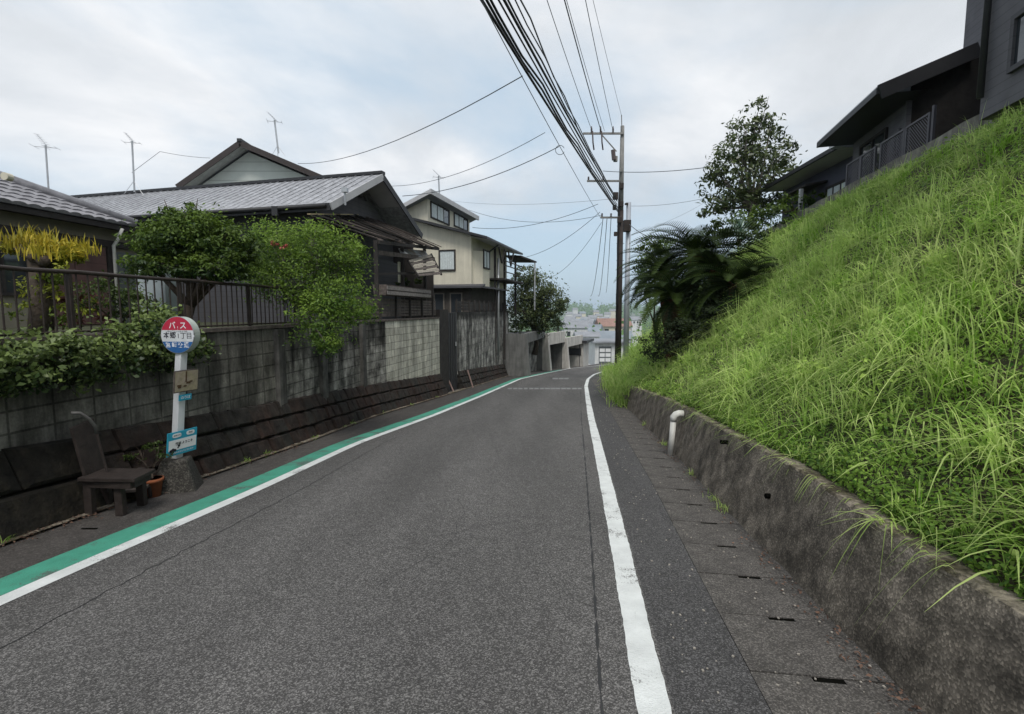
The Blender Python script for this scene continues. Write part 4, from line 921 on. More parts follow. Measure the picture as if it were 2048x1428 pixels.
# ------------------------------------------------------------------ lean-to (pergola with worn sheet roof)
def leanto():
    o, ez, apex, run = HB
    # plan: strip along the gable wall, between it and the retaining wall
    A = at(615, 432, 13.6); B = at(735, 436, 17.0); C = at(880, 492, 17.6); D = at(742, 470, 13.3)
    # near-left, far-left, far-right, near-right corners chosen in space, roof sloping to the road
    nl = at(618, 432, 13.2); fl = at(742, 432, 18.3); fr = at(880, 494, 18.0); nr = at(760, 478, 13.2)
    r = root('lean_to', (nr.x, 15.5, 1.3), 'dark timber lean-to with ragged slatted roof on the end of the charcoal house', 'lean-to')
    N = 15
    for k in range(N):          # boards running front to back, lapped and ragged
        t = (k + .5) / N; a = nl.lerp(fl, t); b = nr.lerp(fr, t); w = 5.2 / N * .86
        d = (b - a).normalized(); mb = MB(); j = random.uniform(-.15, .15); a2 = a + V3((0, 0, random.uniform(-.03, .03))); b2 = b + d * j + V3((0, 0, random.uniform(-.05, .05)))
        mb.bar(a2, b2, w, .025); mb.build('roof_board', random.choice([M['wood_old'], M['black'], M['black']]), r)
    for t in (.02, .34, .66, .98):
        a = nl.lerp(nr, t); b = fl.lerp(fr, t); MB().bar(a - V3((0, 0, .09)), b - V3((0, 0, .09)), .06, .09).build('rafter', M['black'], r)
    for t in np.linspace(0.04, .96, 7):
        a = nl.lerp(fl, t); b = nr.lerp(fr, t); MB().bar(a - V3((0, 0, .03)), b - V3((0, 0, .03)), .05, .05).build('batten', M['wood_old'], r)
    for a, b in ((0, .35), (.4, .62), (.7, .9)):
        MB().bar(nl.lerp(fl, a) + V3((0, 0, .05)), nl.lerp(fl, b) + V3((0, 0, .05)), .09, .03).build('flashing', M['tan'], r)
    for px, t in ((752, .02), (804, .5), (849, .92)):
        p = nr.lerp(fr, t); q = at(px, 500, p.y); MB().bar((q.x, q.y, 1.25), (q.x, q.y, p.z - .02), .10, .10).build('post', M['black'], r)
    p0 = nr.lerp(fr, .02); p1 = nr.lerp(fr, .98)
    # lower awning of clouded sheet beyond the second post
    a, b, c, d = at(797, 497, 15.6), at(850, 501, 17.6), at(858, 513, 17.3), at(803, 511, 15.1)
    MB().prism([a, b, c, d], (0, 0, -.02)).build('awning_sheet', M['plastic'], r)
    ta, tb, tc_, td = at(815, 519, 15.6), at(862, 506, 17.4), at(883, 548, 17.0), at(838, 552, 15.2)
    for i in range(6):
        t = (i + .3) / 6; MB().prism([ta.lerp(td, t), tb.lerp(tc_, t), tb.lerp(tc_, t + .11), ta.lerp(td, t + .11)], (0, 0, -.015)).build('awning_slat', mk('pale_slat', (.30, .27, .23), .85, .3, 12) if i % 2 == 0 else M['wood_old'], r)
    for p_, q_ in ((ta, td), (tb, tc_)): MB().bar(p_ - V3((0, 0, .03)), q_ - V3((0, 0, .03)), .05, .05).build('awning_rib', M['black'], r)
    MB().bar(at(752, 505, 13.4), at(868, 518, 18), .07, .12).build('beam', M['wood_old'], r)
    MB().bar(at(755, 548, 13.4), at(868, 545, 18), .05, .07).build('beam', M['black'], r)
    # hanging pale cloth
    q = at(800, 545, 15.6); tag(MB().box(q, (.06, .34, .62)).build('cloth', mk('pale_cloth', (.42, .42, .33), .95, .1, 8), None), 'pale cloth hanging inside the dark lean-to', 'cloth')
    # dark back wall of the store behind
    mb = MB(); u0 = at(700, 560, 14.0); u1 = at(868, 560, 19.2); mb.hexa([V3((u0.x - .9, u0.y, 1.25)), V3((u1.x - 1.2, u1.y, 1.25)), V3((u1.x - 1.35, u1.y, 1.25)), V3((u0.x - 1.05, u0.y, 1.25)), V3((u0.x - .9, u0.y, 3.5)), V3((u1.x - 1.2, u1.y, 3.3)), V3((u1.x - 1.35, u1.y, 3.3)), V3((u0.x - 1.05, u0.y, 3.5))]); mb.build('back_wall', M['charcoal'], r)
    MB().frame_box(V3((u1.x, u1.y, 0)), V3((1, 0, 0)), V3((0, 1, 0)), -1.35, -.02, -.05, .05, 1.25, 2.95).build('interior_shade_panel', M['black'], r)  # black panel added to stand in for the shade inside the lean-to
    MB().frame_box(V3((u1.x, u1.y, 0)), V3((1, 0, 0)), V3((0, 1, 0)), -2.4, -.75, -.12, -.055, 2.0, 4.3).build('interior_shade_panel', M['black'], r)  # taller black panel added for the same interior darkness
leanto()

# ------------------------------------------------------------------ HOUSE D : cream house with clerestory
def house_d():
    Vd = unit(.25, .97); U = V3((-Vd.y, Vd.x, 0)); c = at(943, 570, 26.0); o = V3((c.x, c.y, 0))
    r = root('cream_house', (c.x - 2, c.y + 3, -1.5), 'cream two storey house with dark trimmed windows and a raised clerestory roof', 'house')
    z1 = at(943, 572, 26).z; zc = at(943, 470, 26).z; zl = at(842, 441, 26.8).z; k = (zl - zc) / 3.4; n = -U; L_ = 7.0
    wl = 7.5
    # upper storey body, sloping top
    mb = MB(); mb.prism([W_(o, U, Vd, 0, 0, z1), W_(o, U, Vd, 0, 0, zc), W_(o, U, Vd, 2.38, 0, zc + 2.38 * k), W_(o, U, Vd, wl, 0, zc + 2.38 * k), W_(o, U, Vd, wl, 0, z1)], Vd * L_); mb.build('wall', M['cream'], r)
    # clerestory
    zt = at(858, 394, 26.6).z; kt = .42
    mb = MB(); mb.prism([W_(o, U, Vd, 2.38, .002, zc + .2), W_(o, U, Vd, 2.38, .002, zt), W_(o, U, Vd, wl - .2, .002, zt - kt * (wl - 2.6)), W_(o, U, Vd, wl - .2, .002, zc + .2)], Vd * 6.6); mb.build('clerestory_wall', M['cream'], r)
    slab(o, U, Vd, [(2.0, -.55, zt + .22), (wl, -.55, zt + .22 - kt * (wl - 2.0)), (wl, 7.1, zt + .22 - kt * (wl - 2.0)), (2.0, 7.1, zt + .22)], .14, M['roof_grey'], r)
    MB().frame_box(o, U, Vd, 1.9, 2.0, -.6, 7.15, zt - .0, zt + .26).build('fascia', M['soffit'], r)
    MB().bar(W_(o, U, Vd, 2.0, -.57, zt + .12), W_(o, U, Vd, wl, -.57, zt + .12 - kt * (wl - 2.0)), .05, .2).build('barge_board', M['soffit'], r)
    # lower roof
    slab(o, U, Vd, [(-1.0, -.5, zc - .16), (2.36, -.5, zc + 2.36 * k + .16), (2.36, L_ + .3, zc + 2.36 * k + .16), (-1.0, L_ + .3, zc - .16)], .12, M['fascia'], r)
    slab(o, U, Vd, [(2.36, -.5, zc + 2.36 * k + .16), (3.5, -.5, zc + 3.5 * k + .16), (3.5, -.02, zc + 3.5 * k + .16), (2.36, -.02, zc + 2.36 * k + .16)], .12, M['fascia'], r)
    mb = MB(); mb.face([W_(o, U, Vd, -.98, -.45, zc - .29), W_(o, U, Vd, 0, -.45, zc - .1), W_(o, U, Vd, 0, L_, zc - .1), W_(o, U, Vd, -.98, L_, zc - .29)]); mb.build('soffit', M['soffit'], r)
    # windows
    window(r, o + U * 2.38, Vd, n, .35, 3.0, at(880, 438, 28).z - .12, at(880, 408, 28).z - .05, panes=3, curtain='half')
    window(r, o + U * 2.38, Vd, n, 3.75, 6.2, at(918, 455, 31.5).z - .12, at(918, 432, 31.5).z - .0, panes=3, curtain='half')
    window(r, o, U, -Vd, .85, 1.78, at(896, 541, 26).z, at(896, 498, 26).z, panes=1)
    # bay on the road side
    zb = at(945, 571, 26).z
    mb = MB(); b0, b1 = .3, 1.9
    mb.prism([W_(o, U, Vd, 0, b0, zb), W_(o, U, Vd, -.42, b0 + .3, zb), W_(o, U, Vd, -.42, b1 - .1, zb), W_(o, U, Vd, 0, b1, zb)], V3((0, 0, at(945, 500, 26).z - zb))); mb.build('bay', M['cream'], r)
    window(r, o - U * .42, Vd, n, b0 + .35, b1 - .15, at(956, 538, 27).z, at(956, 500, 27).z, panes=2, curtain=True)
    # skirt roof above the ground floor, ground floor
    slab(o, U, Vd, [(-.75, -.45, z1 - .02), (wl, -.45, z1 - .02), (wl, 0, z1 + .1), (-.75, 0, z1 + .1)], .09, M['charcoal'], r, 'skirt_roof')
    slab(o, U, Vd, [(-.75, -.45, z1 - .02), (0, 0, z1 + .1), (0, 4.5, z1 + .1), (-.75, 4.5, z1 - .02)], .09, M['charcoal'], r, 'skirt_roof')
    MB().frame_box(o, U, Vd, .05, wl, .05, L_, -1.6, z1).build('ground_floor', mk('brown_wall', (.07, .062, .055), .9, .3, 4), r)
    for a, b in ((.5, 1.2), (1.5, 2.1), (2.6, 3.2)): window(r, o, U, -Vd + V3((0, 0, 0)), a, b, 1.4, 2.5, panes=1, curtain=False, fm=mk('pale_frame', (.16, .14, .12), .8), depth=.02)
    # balcony with braced posts and small roof at the far end
    for a, v, zq in ((-.5, 2.6, -1.4), (-.5, 4.6, -1.4), (-.6, 6.9, 1.3)):
        MB().bar(W_(o, U, Vd, a, v, zq), W_(o, U, Vd, a, v, zc - .3), .13).build('balcony_post', M['black'], r)
    z_b = at(990, 560, 30).z
    MB().frame_box(o, U, Vd, -1.1, 0, 2.4, 7, z_b - .1, z_b).build('balcony_floor', M['black'], r)
    for zz in (.35, .7, .95): MB().bar(W_(o, U, Vd, -1.1, 2.4, z_b + zz), W_(o, U, Vd, -1.1, 7, z_b + zz), .05).build('balcony_rail', M['black'], r)
    for v in (2.6, 4.6):
        for s in (-1, 1): MB().bar(W_(o, U, Vd, -.9, v, zc - 1.2), W_(o, U, Vd, -.9, v + s * .6, zc - .4), .08).build('brace', M['black'], r)
    MB().bar(W_(o, U, Vd, 0, 1.9, zc - .9), W_(o, U, Vd, -.9, 1.9, zc - .3), .07).build('brace', M['fascia'], r)
    slab(o, U, Vd, [(-1.0, L_ - .2, zc - .35), (0, L_ - .2, zc - .3), (0, L_ + 1.8, zc - .5), (-1.6, L_ + 1.8, zc - .55)], .1, M['black'], r, 'porch_roof')
    MB().bar(W_(o, U, Vd, -1.5, L_ + 1.7, 1.6), W_(o, U, Vd, -1.5, L_ + 1.7, zc - .6), .09).build('porch_post', M['alu'], r)
    q = W_(o, U, Vd, -.6, 2.9, 0); MB().tube([V3((q.x, q.y, -1)), V3((q.x, q.y, zc - .9))], .06, 8).build('downpipe', M['alu'], r, smooth=True)
house_d()

# ------------------------------------------------------------------ hillside houses on the right: F, G, E
def crest(y): return 5.8 + .21 * y
def house_f():
    A = at(1759, 176, 11.3); B = at(1638, 281, 14.9); ez = A.z
    Vd = unit(B.x - A.x, B.y - A.y); U = V3((Vd.y, -Vd.x, 0))   # U away from the road
    o = V3((A.x, A.y, 0)); C = at(1957, 88, 11.3); k = (C.z - A.z) / (C.x - A.x); L_ = (V3((B.x, B.y, 0)) - o).length; wdt = 2.6
    r = root('hillside_house', (A.x + 1.5, A.y + 2, 4.7), 'low charcoal house on the bank under a sloping black roof, behind the lattice railing', 'house')
    ov = .85; fo = .75
    # roof
    Cx = V3((C.x - A.x, C.y - A.y, 0)); cu, cv = Cx.dot(U), Cx.dot(Vd); slab(o, U, Vd, [(0, 0, ez), (cu, cv, C.z), (cu + .3, L_, C.z + .1), (0, L_, ez)], .10, M['roof_grey'], r)
    MB().bar(V3((A.x, A.y - .03, ez - .09)), V3((C.x, C.y - .03, C.z - .12)), .05, .30).build('barge_board', M['fascia'], r)
    MB().bar(W_(o, U, Vd, -.03, 0, ez - .06), W_(o, U, Vd, -.03, L_, ez - .06), .05, .13).build('fascia', M['fascia'], r)
    MB().bar(W_(o, U, Vd, -.02, 0, ez + .02), W_(o, U, Vd, -.02, L_, ez + .02), .06, .03).build('drip_edge', M['alu'], r)
    mb = MB(); mb.face([W_(o, U, Vd, .0, .02, ez - .12), W_(o, U, Vd, ov + .1, .02, ez - .1), W_(o, U, Vd, ov + .1, L_, ez - .1), W_(o, U, Vd, 0, L_, ez - .12)]); mb.build('soffit', M['fascia'], r)
    # walls: front facade and the porch side wall
    hrect('wall', M['charcoal_lt'], r, o, U, Vd, ov, ov + 4, fo + .0, L_ - .1, 4.3, ez - .1)
    mb = MB(); mb.prism([W_(o, U, Vd, ov + .05, fo - .08, 4.3), W_(o, U, Vd, cu + .5, fo - .08, 4.3), W_(o, U, Vd, cu + .5, fo - .08, ez - .2 + (C.z - A.z) / cu * cu), W_(o, U, Vd, cu, fo - .08, ez - .2 + (C.z - A.z)), W_(o, U, Vd, ov + .05, fo - .08, ez - .15 + (C.z - A.z) / cu * ov)], Vd * .06); mb.build('porch_wall', M['black'], r)
    mb = MB(); mb.face([W_(o, U, Vd, 0, .0, ez - .12), W_(o, U, Vd, cu, cv, C.z - .14), W_(o, U, Vd, cu, fo, C.z - .14), W_(o, U, Vd, 0, fo, ez - .12)]); mb.build('soffit', M['fascia'], r)
    MB().frame_box(o, U, Vd, ov - .06, ov + .04, fo - .16, fo - .08, 4.3, ez - .1).build('corner_post', M['charcoal_lt'], r)
    window(r, o + U * ov, Vd, -U, fo + .15, fo + .4, ez - 1.15, ez - .6, panes=1, curtain=False, fm=M['charcoal_lt'])
    window(r, o + U * ov, Vd, -U, fo + .8, fo + 2.3, ez - 1.35, ez - .35, panes=2, curtain=False)
    p = at(1866, 192, o.y + fo - .12); MB().tube([p - V3((.09, 0, .02)), p + V3((.09, 0, .03))], [.03, .05], 8).build('wall_lamp', M['whitepaint'], r)
    return o, U, Vd, L_, ez
HF = house_f()
def house_g():
    A = at(1682, 286, 15.0); B = at(1524, 398, 20.5); ez = A.z; Vd = unit(B.x - A.x, B.y - A.y); U = V3((Vd.y, -Vd.x, 0)); o = V3((A.x, A.y, 0)); L_ = (V3((B.x, B.y, 0)) - o).length
    r = root('hillside_house', (A.x + 1, A.y + 3, 4.6), 'farther blue-grey house on the bank with overhanging eaves, partly hidden by the leafy tree', 'house')
    slab(o, U, Vd, [(0, 0, ez), (3.2, 0, ez + 1.0), (3.2, L_, ez + 1.0), (0, L_, ez)], .12, M['roof_grey'], r)
    MB().bar(W_(o, U, Vd, -.04, 0, ez - .06), W_(o, U, Vd, -.04, L_, ez - .06), .07, .12).build('fascia', M['fascia'], r)
    mb = MB(); mb.face([W_(o, U, Vd, 0, 0, ez - .13), W_(o, U, Vd, .8, 0, ez - .12), W_(o, U, Vd, .8, L_, ez - .12), W_(o, U, Vd, 0, L_, ez - .13)]); mb.build('soffit', M['soffit'], r)
    hrect('wall', mk('blue_grey_wall', (.085, .088, .12), .8, .1, 2), r, o, U, Vd, .8, 4, .12, L_, 4.0, ez - .12)
    window(r, o + U * .8, Vd, -U, .9, 2.2, ez - 1.3, ez - .75, panes=3, curtain=True)
    slab(o, U, Vd, [(.1, 2.2, ez - .62), (.8, 2.2, ez - .5), (.8, 4.2, ez - .5), (.1, 4.2, ez - .62)], .06, M['black'], r, 'porch_roof')
    MB().tube([W_(o, U, Vd, .72, .3, 4.2), W_(o, U, Vd, .72, .3, ez - .15)], .04, 8).build('downpipe', M['fascia'], r)
    q = at(1602, 384, 17.4); MB().bar(V3((q.x, q.y, 4.2)), V3((q.x, q.y, q.z + .1)), .1).build('porch_post', M['whitewall'], r)
    MB().box(at(1675, 292, 14.95), (.3, .3, .08)).build('meter_box', M['alu'], r)
house_g()
def house_e():
    # two storey house running out of the frame, top right
    Vd = unit(.21, 1); q_ = at(1969, 110, 8.0); o = V3((q_.x, 8.0, 0)); U = V3((Vd.y, -Vd.x, 0))
    r = root('tall_slate_house', (o.x + 1.5, o.y - 3, 4.6), 'tall slate grey lap-sided house at the top right edge with a downpipe at its corner', 'house')
    hrect('wall', M['charcoal_lt'], r, o, U, -Vd, 0, 6, 0, 7.5, 4.5, 11.0)
    q_ = at(1930, 50, 12.5); o2 = V3((q_.x, 12.5, 0)); hrect('rear_wall', M['charcoal_lt'], r, o2, U, -Vd, 0, 4, 0, 3.6, 4.4, 12.5)
    MB().tube([W_(o, U, -Vd, -.07, .1, 4.8), W_(o, U, -Vd, -.07, .1, 10.9)], .045, 8).build('downpipe', M['fascia'], r, smooth=True)
    # window
    Y0 = 8.0
    Y0 = 7.0
    for _ in range(60): p = at(2027, 90, Y0); Y0 += (o.x + .21 * (Y0 - 8.0) - p.x) * .4
    u0 = (8.0 - Y0) * 1.02
    window(r, o, -Vd, -U, u0, u0 + .85, at(2027, 148, Y0).z, at(2027, 32, Y0).z, panes=2, curtain=False, fm=M['charcoal'])
    slab(o, U, -Vd, [(-.6, -.5, 11.0), (-.6, 8, 11.0), (6.5, 8, 11.0), (6.5, -.5, 11.0)], .2, M['roof_grey'], r)
house_e()
def footing():
    r = root('concrete_footing', (crest(10), 10, 4.4), 'pale weathered concrete footing along the top of the bank below the dark houses', 'wall')
    ys = yrange(4, 21, .6); mb = MB()
    for a, b in zip(ys[:-1], ys[1:]):
        t = lambda q: PLAT + .02 + .02 * math.sin(q * 3)
        x = lambda q: crest(q) + .12
        mb.hexa([V3((x(a), a, 4.2)), V3((x(b), b, 4.2)), V3((x(b) + .25, b, 4.2)), V3((x(a) + .25, a, 4.2)), V3((x(a), a, t(a))), V3((x(b), b, t(b))), V3((x(b) + .25, b, t(b))), V3((x(a) + .25, a, t(a)))])
    mb.build('footing_face', mk('footing', (.20, .19, .165), .95, .4, 4, .5, 30, streak=.5), r)
footing()
def lattice():
    r = root('lattice_railing', (crest(12), 12, PLAT), 'grey metal railing with diagonal lattice panels in front of the low charcoal house', 'railing')
    x = lambda q: crest(q) + .22
    def yat(px):
        lo, hi = 5, 30
        for _ in range(40):
            m_ = (lo + hi) / 2
            if x(m_) / (m_ * cp + (EYE - 5.1) * sp) * F + 1024 < px: hi = m_
            else: lo = m_
        return lo
    z0, z1 = PLAT - .02, PLAT + .62; ml = mk('rail_paint', (.075, .073, .085), .5, .1, 4)
    for a, b in ((yat(1858), yat(1812)), (yat(1808), yat(1762)), (yat(1750), yat(1722)), (yat(1720), yat(1694))):
        mb = MB(); mb.bar((x(a), a, z1), (x(b), b, z1), .04); mb.bar((x(a), a, z0 + .06), (x(b), b, z0 + .06), .03)
        for q in (a, b): mb.bar((x(q), q, z0), (x(q), q, z1 + .02), .045)
        p = mb.build('panel_frame', ml, r); mb = MB(); n = int((b - a) / .07); h = z1 - z0 - .08; sl_ = h
        for k in range(-int(h / .07), n):
            s = a + k * .07; u0, u1 = s, s + sl_; w0, w1 = 0, h
            if u0 < a: w0 = (a - u0); u0 = a
            if u1 > b: w1 = h - (u1 - b); u1 = b
            if u1 - u0 > .02: mb.bar((x(u0), u0, z0 + .07 + w0), (x(u1), u1, z0 + .07 + w1), .014)
        mb.build('lattice', ml, p)
    mb = MB(); a = yat(1866)
    MB().bar((x(a), a, z0), (x(a), a, z1 + .1), .05).build('end_post', ml, r)
lattice()

# ------------------------------------------------------------------ TV antennas
def antenna(px_base, py_base, px_top, py_top, Y, label, tripod=False, yaw=.5, size=1.0):
    b = at(px_base, py_base, Y); t = at(px_top, py_top, Y); r = root('tv_antenna', b, label, 'antenna')
    MB().tube([b, t], .022 * Y / 14, 6).build('mast', M['alu'], r)
    e = .006 * Y / 14
    def yagi(c, n, L_, w, ang, tilt):
        d = V3((math.cos(ang), math.sin(ang) * .6, tilt)).normalized(); mb = MB(); mb.tube([c - d * L_ / 2, c + d * L_ / 2], e * 1.2, 5)
        s = d.cross(V3((0, 0, 1))).normalized()
        for k in range(n):
            p = c + d * L_ * (k / (n - 1) - .5); ww = w * (1.2 - .5 * k / n); mb.tube([p - s * ww / 2, p + s * ww / 2], e * .7, 4)
        mb.build('antenna_array', M['alu'], r)
    yagi(t + V3((-.08, 0, .12)) * size, 6, .5 * size, .18 * size, yaw + 2.2, .9)
    yagi(t - V3((0, 0, .06)) * size, 3, .5 * size, .4 * size, yaw, 0.0)
    if tripod:
        for a in (0, 2.1, 4.2):
            f = b + V3((math.cos(a) * .32, math.sin(a) * .32, -.12)); MB().tube([b.lerp(t, .22), f], e * 1.1, 5).build('stay', M['alu'], r)
antenna(97, 378, 91, 290, 12.5, 'leftmost tv antenna, on a thick mast above the tiled roof', size=.9)
antenna(269, 384, 264, 282, 18.5, 'tv antenna on a tripod at the left end of the long grey roof', True, size=1.0)
antenna(557, 306, 549, 240, 25.5, 'tv antenna standing behind the pale gable, right of its peak', True, size=1.3)
antenna(879, 392, 877, 352, 29, 'small tv antenna above the clerestory of the cream house', size=1.2)

# ------------------------------------------------------------------ utility poles and cables
PB = at(1236, 700, 27.0); PX = PB.x
def pz(py): return at(1236, py, 27.0).z
def utility_pole():
    z0 = rz(27); r = root('utility_pole', (PX, 27, z0 - .3), 'tall utility pole with cross-arms and a dark lower half at the bend of the road', 'utility pole')
    MB().tube([(PX, 27, z0 - .3), (PX, 27, pz(420))], [.175, .15], 12).build('pole_cover', M['pole_dark'], r, smooth=True)
    MB().tube([(PX, 27, pz(420)), (PX, 27, pz(252))], [.14, .10], 12).build('pole_shaft', M['pole'], r, smooth=True)
    def arm(pxa, pxb, py, nm='crossarm'):
        a, b = at(pxa, py, 26.85), at(pxb, py, 26.85); return MB().bar(a, V3((b.x, b.y, a.z)), .09).build(nm, M['pole'], r)
    def insul(px, py, h=.3, parent=None):
        p = at(px, py, 26.85); mb = MB(); mb.lathe(p, [(0, .02), (.04, .06), (.07, .03), (.11, .06), (.14, .03), (.18, .055), (h - .04, .025), (h, .02)], 8); mb.build('insulator', M['ceramic'], parent)
    a1 = arm(1166, 1248, 267); a2 = arm(1174, 1240, 362); a3 = arm(1201, 1240, 435)
    for px in (1183, 1201, 1226): insul(px, 266, .34, a1)
    for px in (1177, 1206): insul(px, 361, .2, a2)
    for px in (1204, 1222): insul(px, 434, .16, a3)
    MB().bar(at(1204, 270, 26.85), at(1233, 303, 26.85), .05).build('arm_brace', M['pole'], r)
    for px in (1185, 1203): MB().tube([at(px, 262, 26.8), at(px + 1, 285, 26.7), at(px + 3, 300, 26.85)], .04, 6).build('drop_fuse', M['ceramic'], r)
    MB().tube([at(1244, 268, 26.85), at(1243, 230, 26.85)], .025, 6).build('lightning_rod', M['pole'], r)
    MB().tube([at(1228, 320, 26.7), at(1226, 300, 26.7)], .11, 8).build('transformer_bushing', M['ceramic'], r)
    for px, py, s in ((1231, 318, .2), (1242, 340, .14), (1243, 372, .22), (1231, 392, .26), (1243, 408, .2), (1229, 415, .18), (1239, 440, .22), (1231, 468, .16)):
        MB().box(at(px, py, 26.8), (s, s * .8, s * 1.4)).build('junction_box', M['pole_dark'] if py > 360 else M['pole'], r, bevel=.02)
    mb = MB(); z = pz(690)
    while z < pz(430): mb.tube([(PX - .2, 26.95, z), (PX + .2, 26.95, z)], .015, 5); z += .9
    mb.build('step_bolt', M['pole_dark'], r)
    for k in range(3):
        q = [V3((PX - .17 + .03 * k, 26.82, pz(640) + i * (pz(400) - pz(640)) / 5)) + V3((random.uniform(-.03, .03), 0, 0)) for i in range(6)]; MB().tube(q, .022, 5).build('riser_cable', M['cable'], r)
utility_pole()
def pole2():
    b = at(1252, 700, 25.0); z0 = rz(25) - .1; zt = at(1252, 405, 25).z
    r = root('utility_pole', (b.x, 25, z0), 'shorter pale steel pole standing just right of the tall utility pole', 'utility pole')
    MB().tube([(b.x, 25, z0), (b.x - .02, 25, zt)], [.14, .115], 14).build('pole_shaft', M['steel'], r, smooth=True)
    MB().box(at(1254, 452, 24.8), (.34, .3, .55)).build('equipment_box', M['pole_dark'], r, bevel=.02)
    MB().bar(at(1250, 408, 24.9), at(1256, 408, 24.9), .15, .08).build('pole_cap', M['pole_dark'], r)
pole2()
CAB = 'overhead cables strung along the road'
def wire(pts3, rad, label, mat='cable', group=None, n=5, name='overhead_cable'):
    return tag(MB().tube(pts3, rad, n).build(name, M[mat], smooth=True), label, 'cable', group)
def span(S, px, py, sag, rad, label, Yend=-9.0, mat='cable', wob=0.0, name='overhead_cable'):
    """from the pole point S out over the camera, passing picture point (px,py); level cable with a slight sag"""
    z = S.z
    for _ in range(8):
        d = ray(px, py); Ym = (z - EYE) / d[2] * d[1]; t = (S.y - Ym) / (S.y - Yend); z = S.z - 4 * sag * t * (1 - t)
    Mx = d[0] / d[1] * Ym; kx = (Mx - S.x) / (Ym - S.y); P = []
    for i in range(27):
        t = i / 26; y = S.y + (Yend - S.y) * t; P.append(V3((S.x + kx * (y - S.y) + wob * math.sin(i * 1.9), y, S.z - 4 * sag * t * (1 - t) + wob * math.cos(i * 2.3))))
    return wire(P, rad, label, mat, CAB, name=name)
def PP(px, py, Y=26.85): return at(px, py, Y)
span(PP(1236, 424), 963, 0, .35, .028, 'thick black cable, lowest and leftmost of the heavy bundle overhead')
span(PP(1236, 421), 972, 0, .34, .025, 'thick black cable second from the left in the heavy bundle overhead', wob=.02)
span(PP(1236, 417), 981, 0, .33, .024, 'black cable third from the left in the heavy bundle overhead', wob=.03)
span(PP(1234, 409), 997, 0, .35, .018, 'thin black cable between the heavy bundle and the second thick pair')
span(PP(1234, 402), 1008, 0, .35, .028, 'thick black cable on the left of the second pair overhead')
span(PP(1233, 397), 1017, 0, .33, .020, 'black cable on the right of the second pair overhead', wob=.015)
span(PP(1230, 392), 1030, -4, .4, .014, 'thin cable just right of the thick pairs, joining their pole at mid height', wob=.02)
span(PP(1206, 358), 1041, 0, .45, .019, 'cable with dark clamps running to the end of the middle cross-arm', wob=.03, mat='cable_grey')
span(PP(1184, 262), 1094, 0, .5, .012, 'leftmost thin wire to the top cross-arm', mat='cable_grey')
span(PP(1202, 262), 1129, 0, .5, .020, 'middle wire to the top cross-arm, the thickest of the high wires', mat='cable_grey')
span(PP(1209, 262), 1133, 0, .55, .010, 'fine wire close beside the thick high wire to the top cross-arm', mat='cable_grey')
span(PP(1226, 262), 1171, 0, .5, .012, 'right wire to the top cross-arm', mat='cable_grey')
span(PP(1243, 231), 1186, 0, .5, .008, 'hair-thin wire to the tip of the lightning rod', mat='cable_grey')
span(PP(1202, 437), 962, 0, .3, .009, 'hair-thin wire left of the heavy bundle that carries the house drops', mat='cable_grey')
def drop(a, Ya, b, Yb, sag, rad, label, mat='cable_grey', n=14):
    A, B = at(*a, Ya), at(*b, Yb); P = [A.lerp(B, i / n) - V3((0, 0, 4 * sag * (i / n) * (1 - i / n))) for i in range(n + 1)]
    return wire(P, rad, label, mat)
drop((1045, 152), 11.4, (596, 327), 25.5, .5, .012, 'long drop wire from the bundle down to the pale gable house')
drop((1090, 265), 14.5, (770, 372), 22, .4, .009, 'faint upper drop wire from the bundle towards the charcoal house')
drop((1118, 293), 16, (805, 392), 19.5, .3, .013, 'darker drop wire from the bundle to the ridge of the charcoal house')
drop((1196, 408), 25, (945, 455), 30.5, .45, .014, 'sagging drop wire from the pole to the eave of the cream house')
drop((1205, 430), 26.5, (938, 420), 33, .55, .012, 'upper sagging wire from the pole passing above the cream house')
drop((1200, 424), 26, (1052, 514), 33.5, .35, .013, 'drop wire from the lower cross-arm to the porch of the cream house')
drop((1203, 445), 26.5, (1098, 556), 38, .5, .011, 'drop wire from the lower cross-arm into the dark round tree')
drop((1232, 397), 27, (905, 402), 45, .3, .008, 'faint level wire from the pole to the left above the cream house')
drop((1206, 342), 26.5, (1412, 335), 22, .12, .016, 'straight cable from the pole to the right into the leafy tree')
drop((1262, 412), 25, (1412, 396), 22, .1, .008, 'faint wire from the steel pole to the leafy tree')
drop((1258, 448), 24.8, (1304, 478), 17, .05, .016, 'short dark cable from the steel pole down towards the cycads')
drop((1262, 470), 24.8, (1420, 398), 40, .2, .008, 'lower faint wire slanting up to the right of the steel pole')
drop((1206, 437), 26.8, (1180, 592), 55, 1.2, .018, 'outermost of the loose wires hanging beyond the lower cross-arm')
drop((1214, 437), 26.8, (1196, 590), 55, 1.4, .018, 'middle one of the loose wires hanging beyond the lower cross-arm')
drop((1222, 437), 26.8, (1212, 585), 55, 1.0, .018, 'innermost of the loose wires hanging beyond the lower cross-arm')
drop((264, 345), 18.5, (320, 303), 22, 0, .009, 'thin aerial lead rising from the tripod antenna')
drop((320, 303), 22, (420, 316), 25, .05, .009, 'thin aerial lead running on to the pale gable house')
# coil of slack cable on the drop
c = at(1120, 300, 16); mb = MB(); mb.tube([c + V3((.14 * math.cos(a), 0, .14 * math.sin(a))) for a in np.linspace(.4, 5.9, 16)], .01, 5); tag(mb.build('cable_coil', M['cable_grey']), 'small loop of slack cable hanging under the heavy bundle', 'cable')

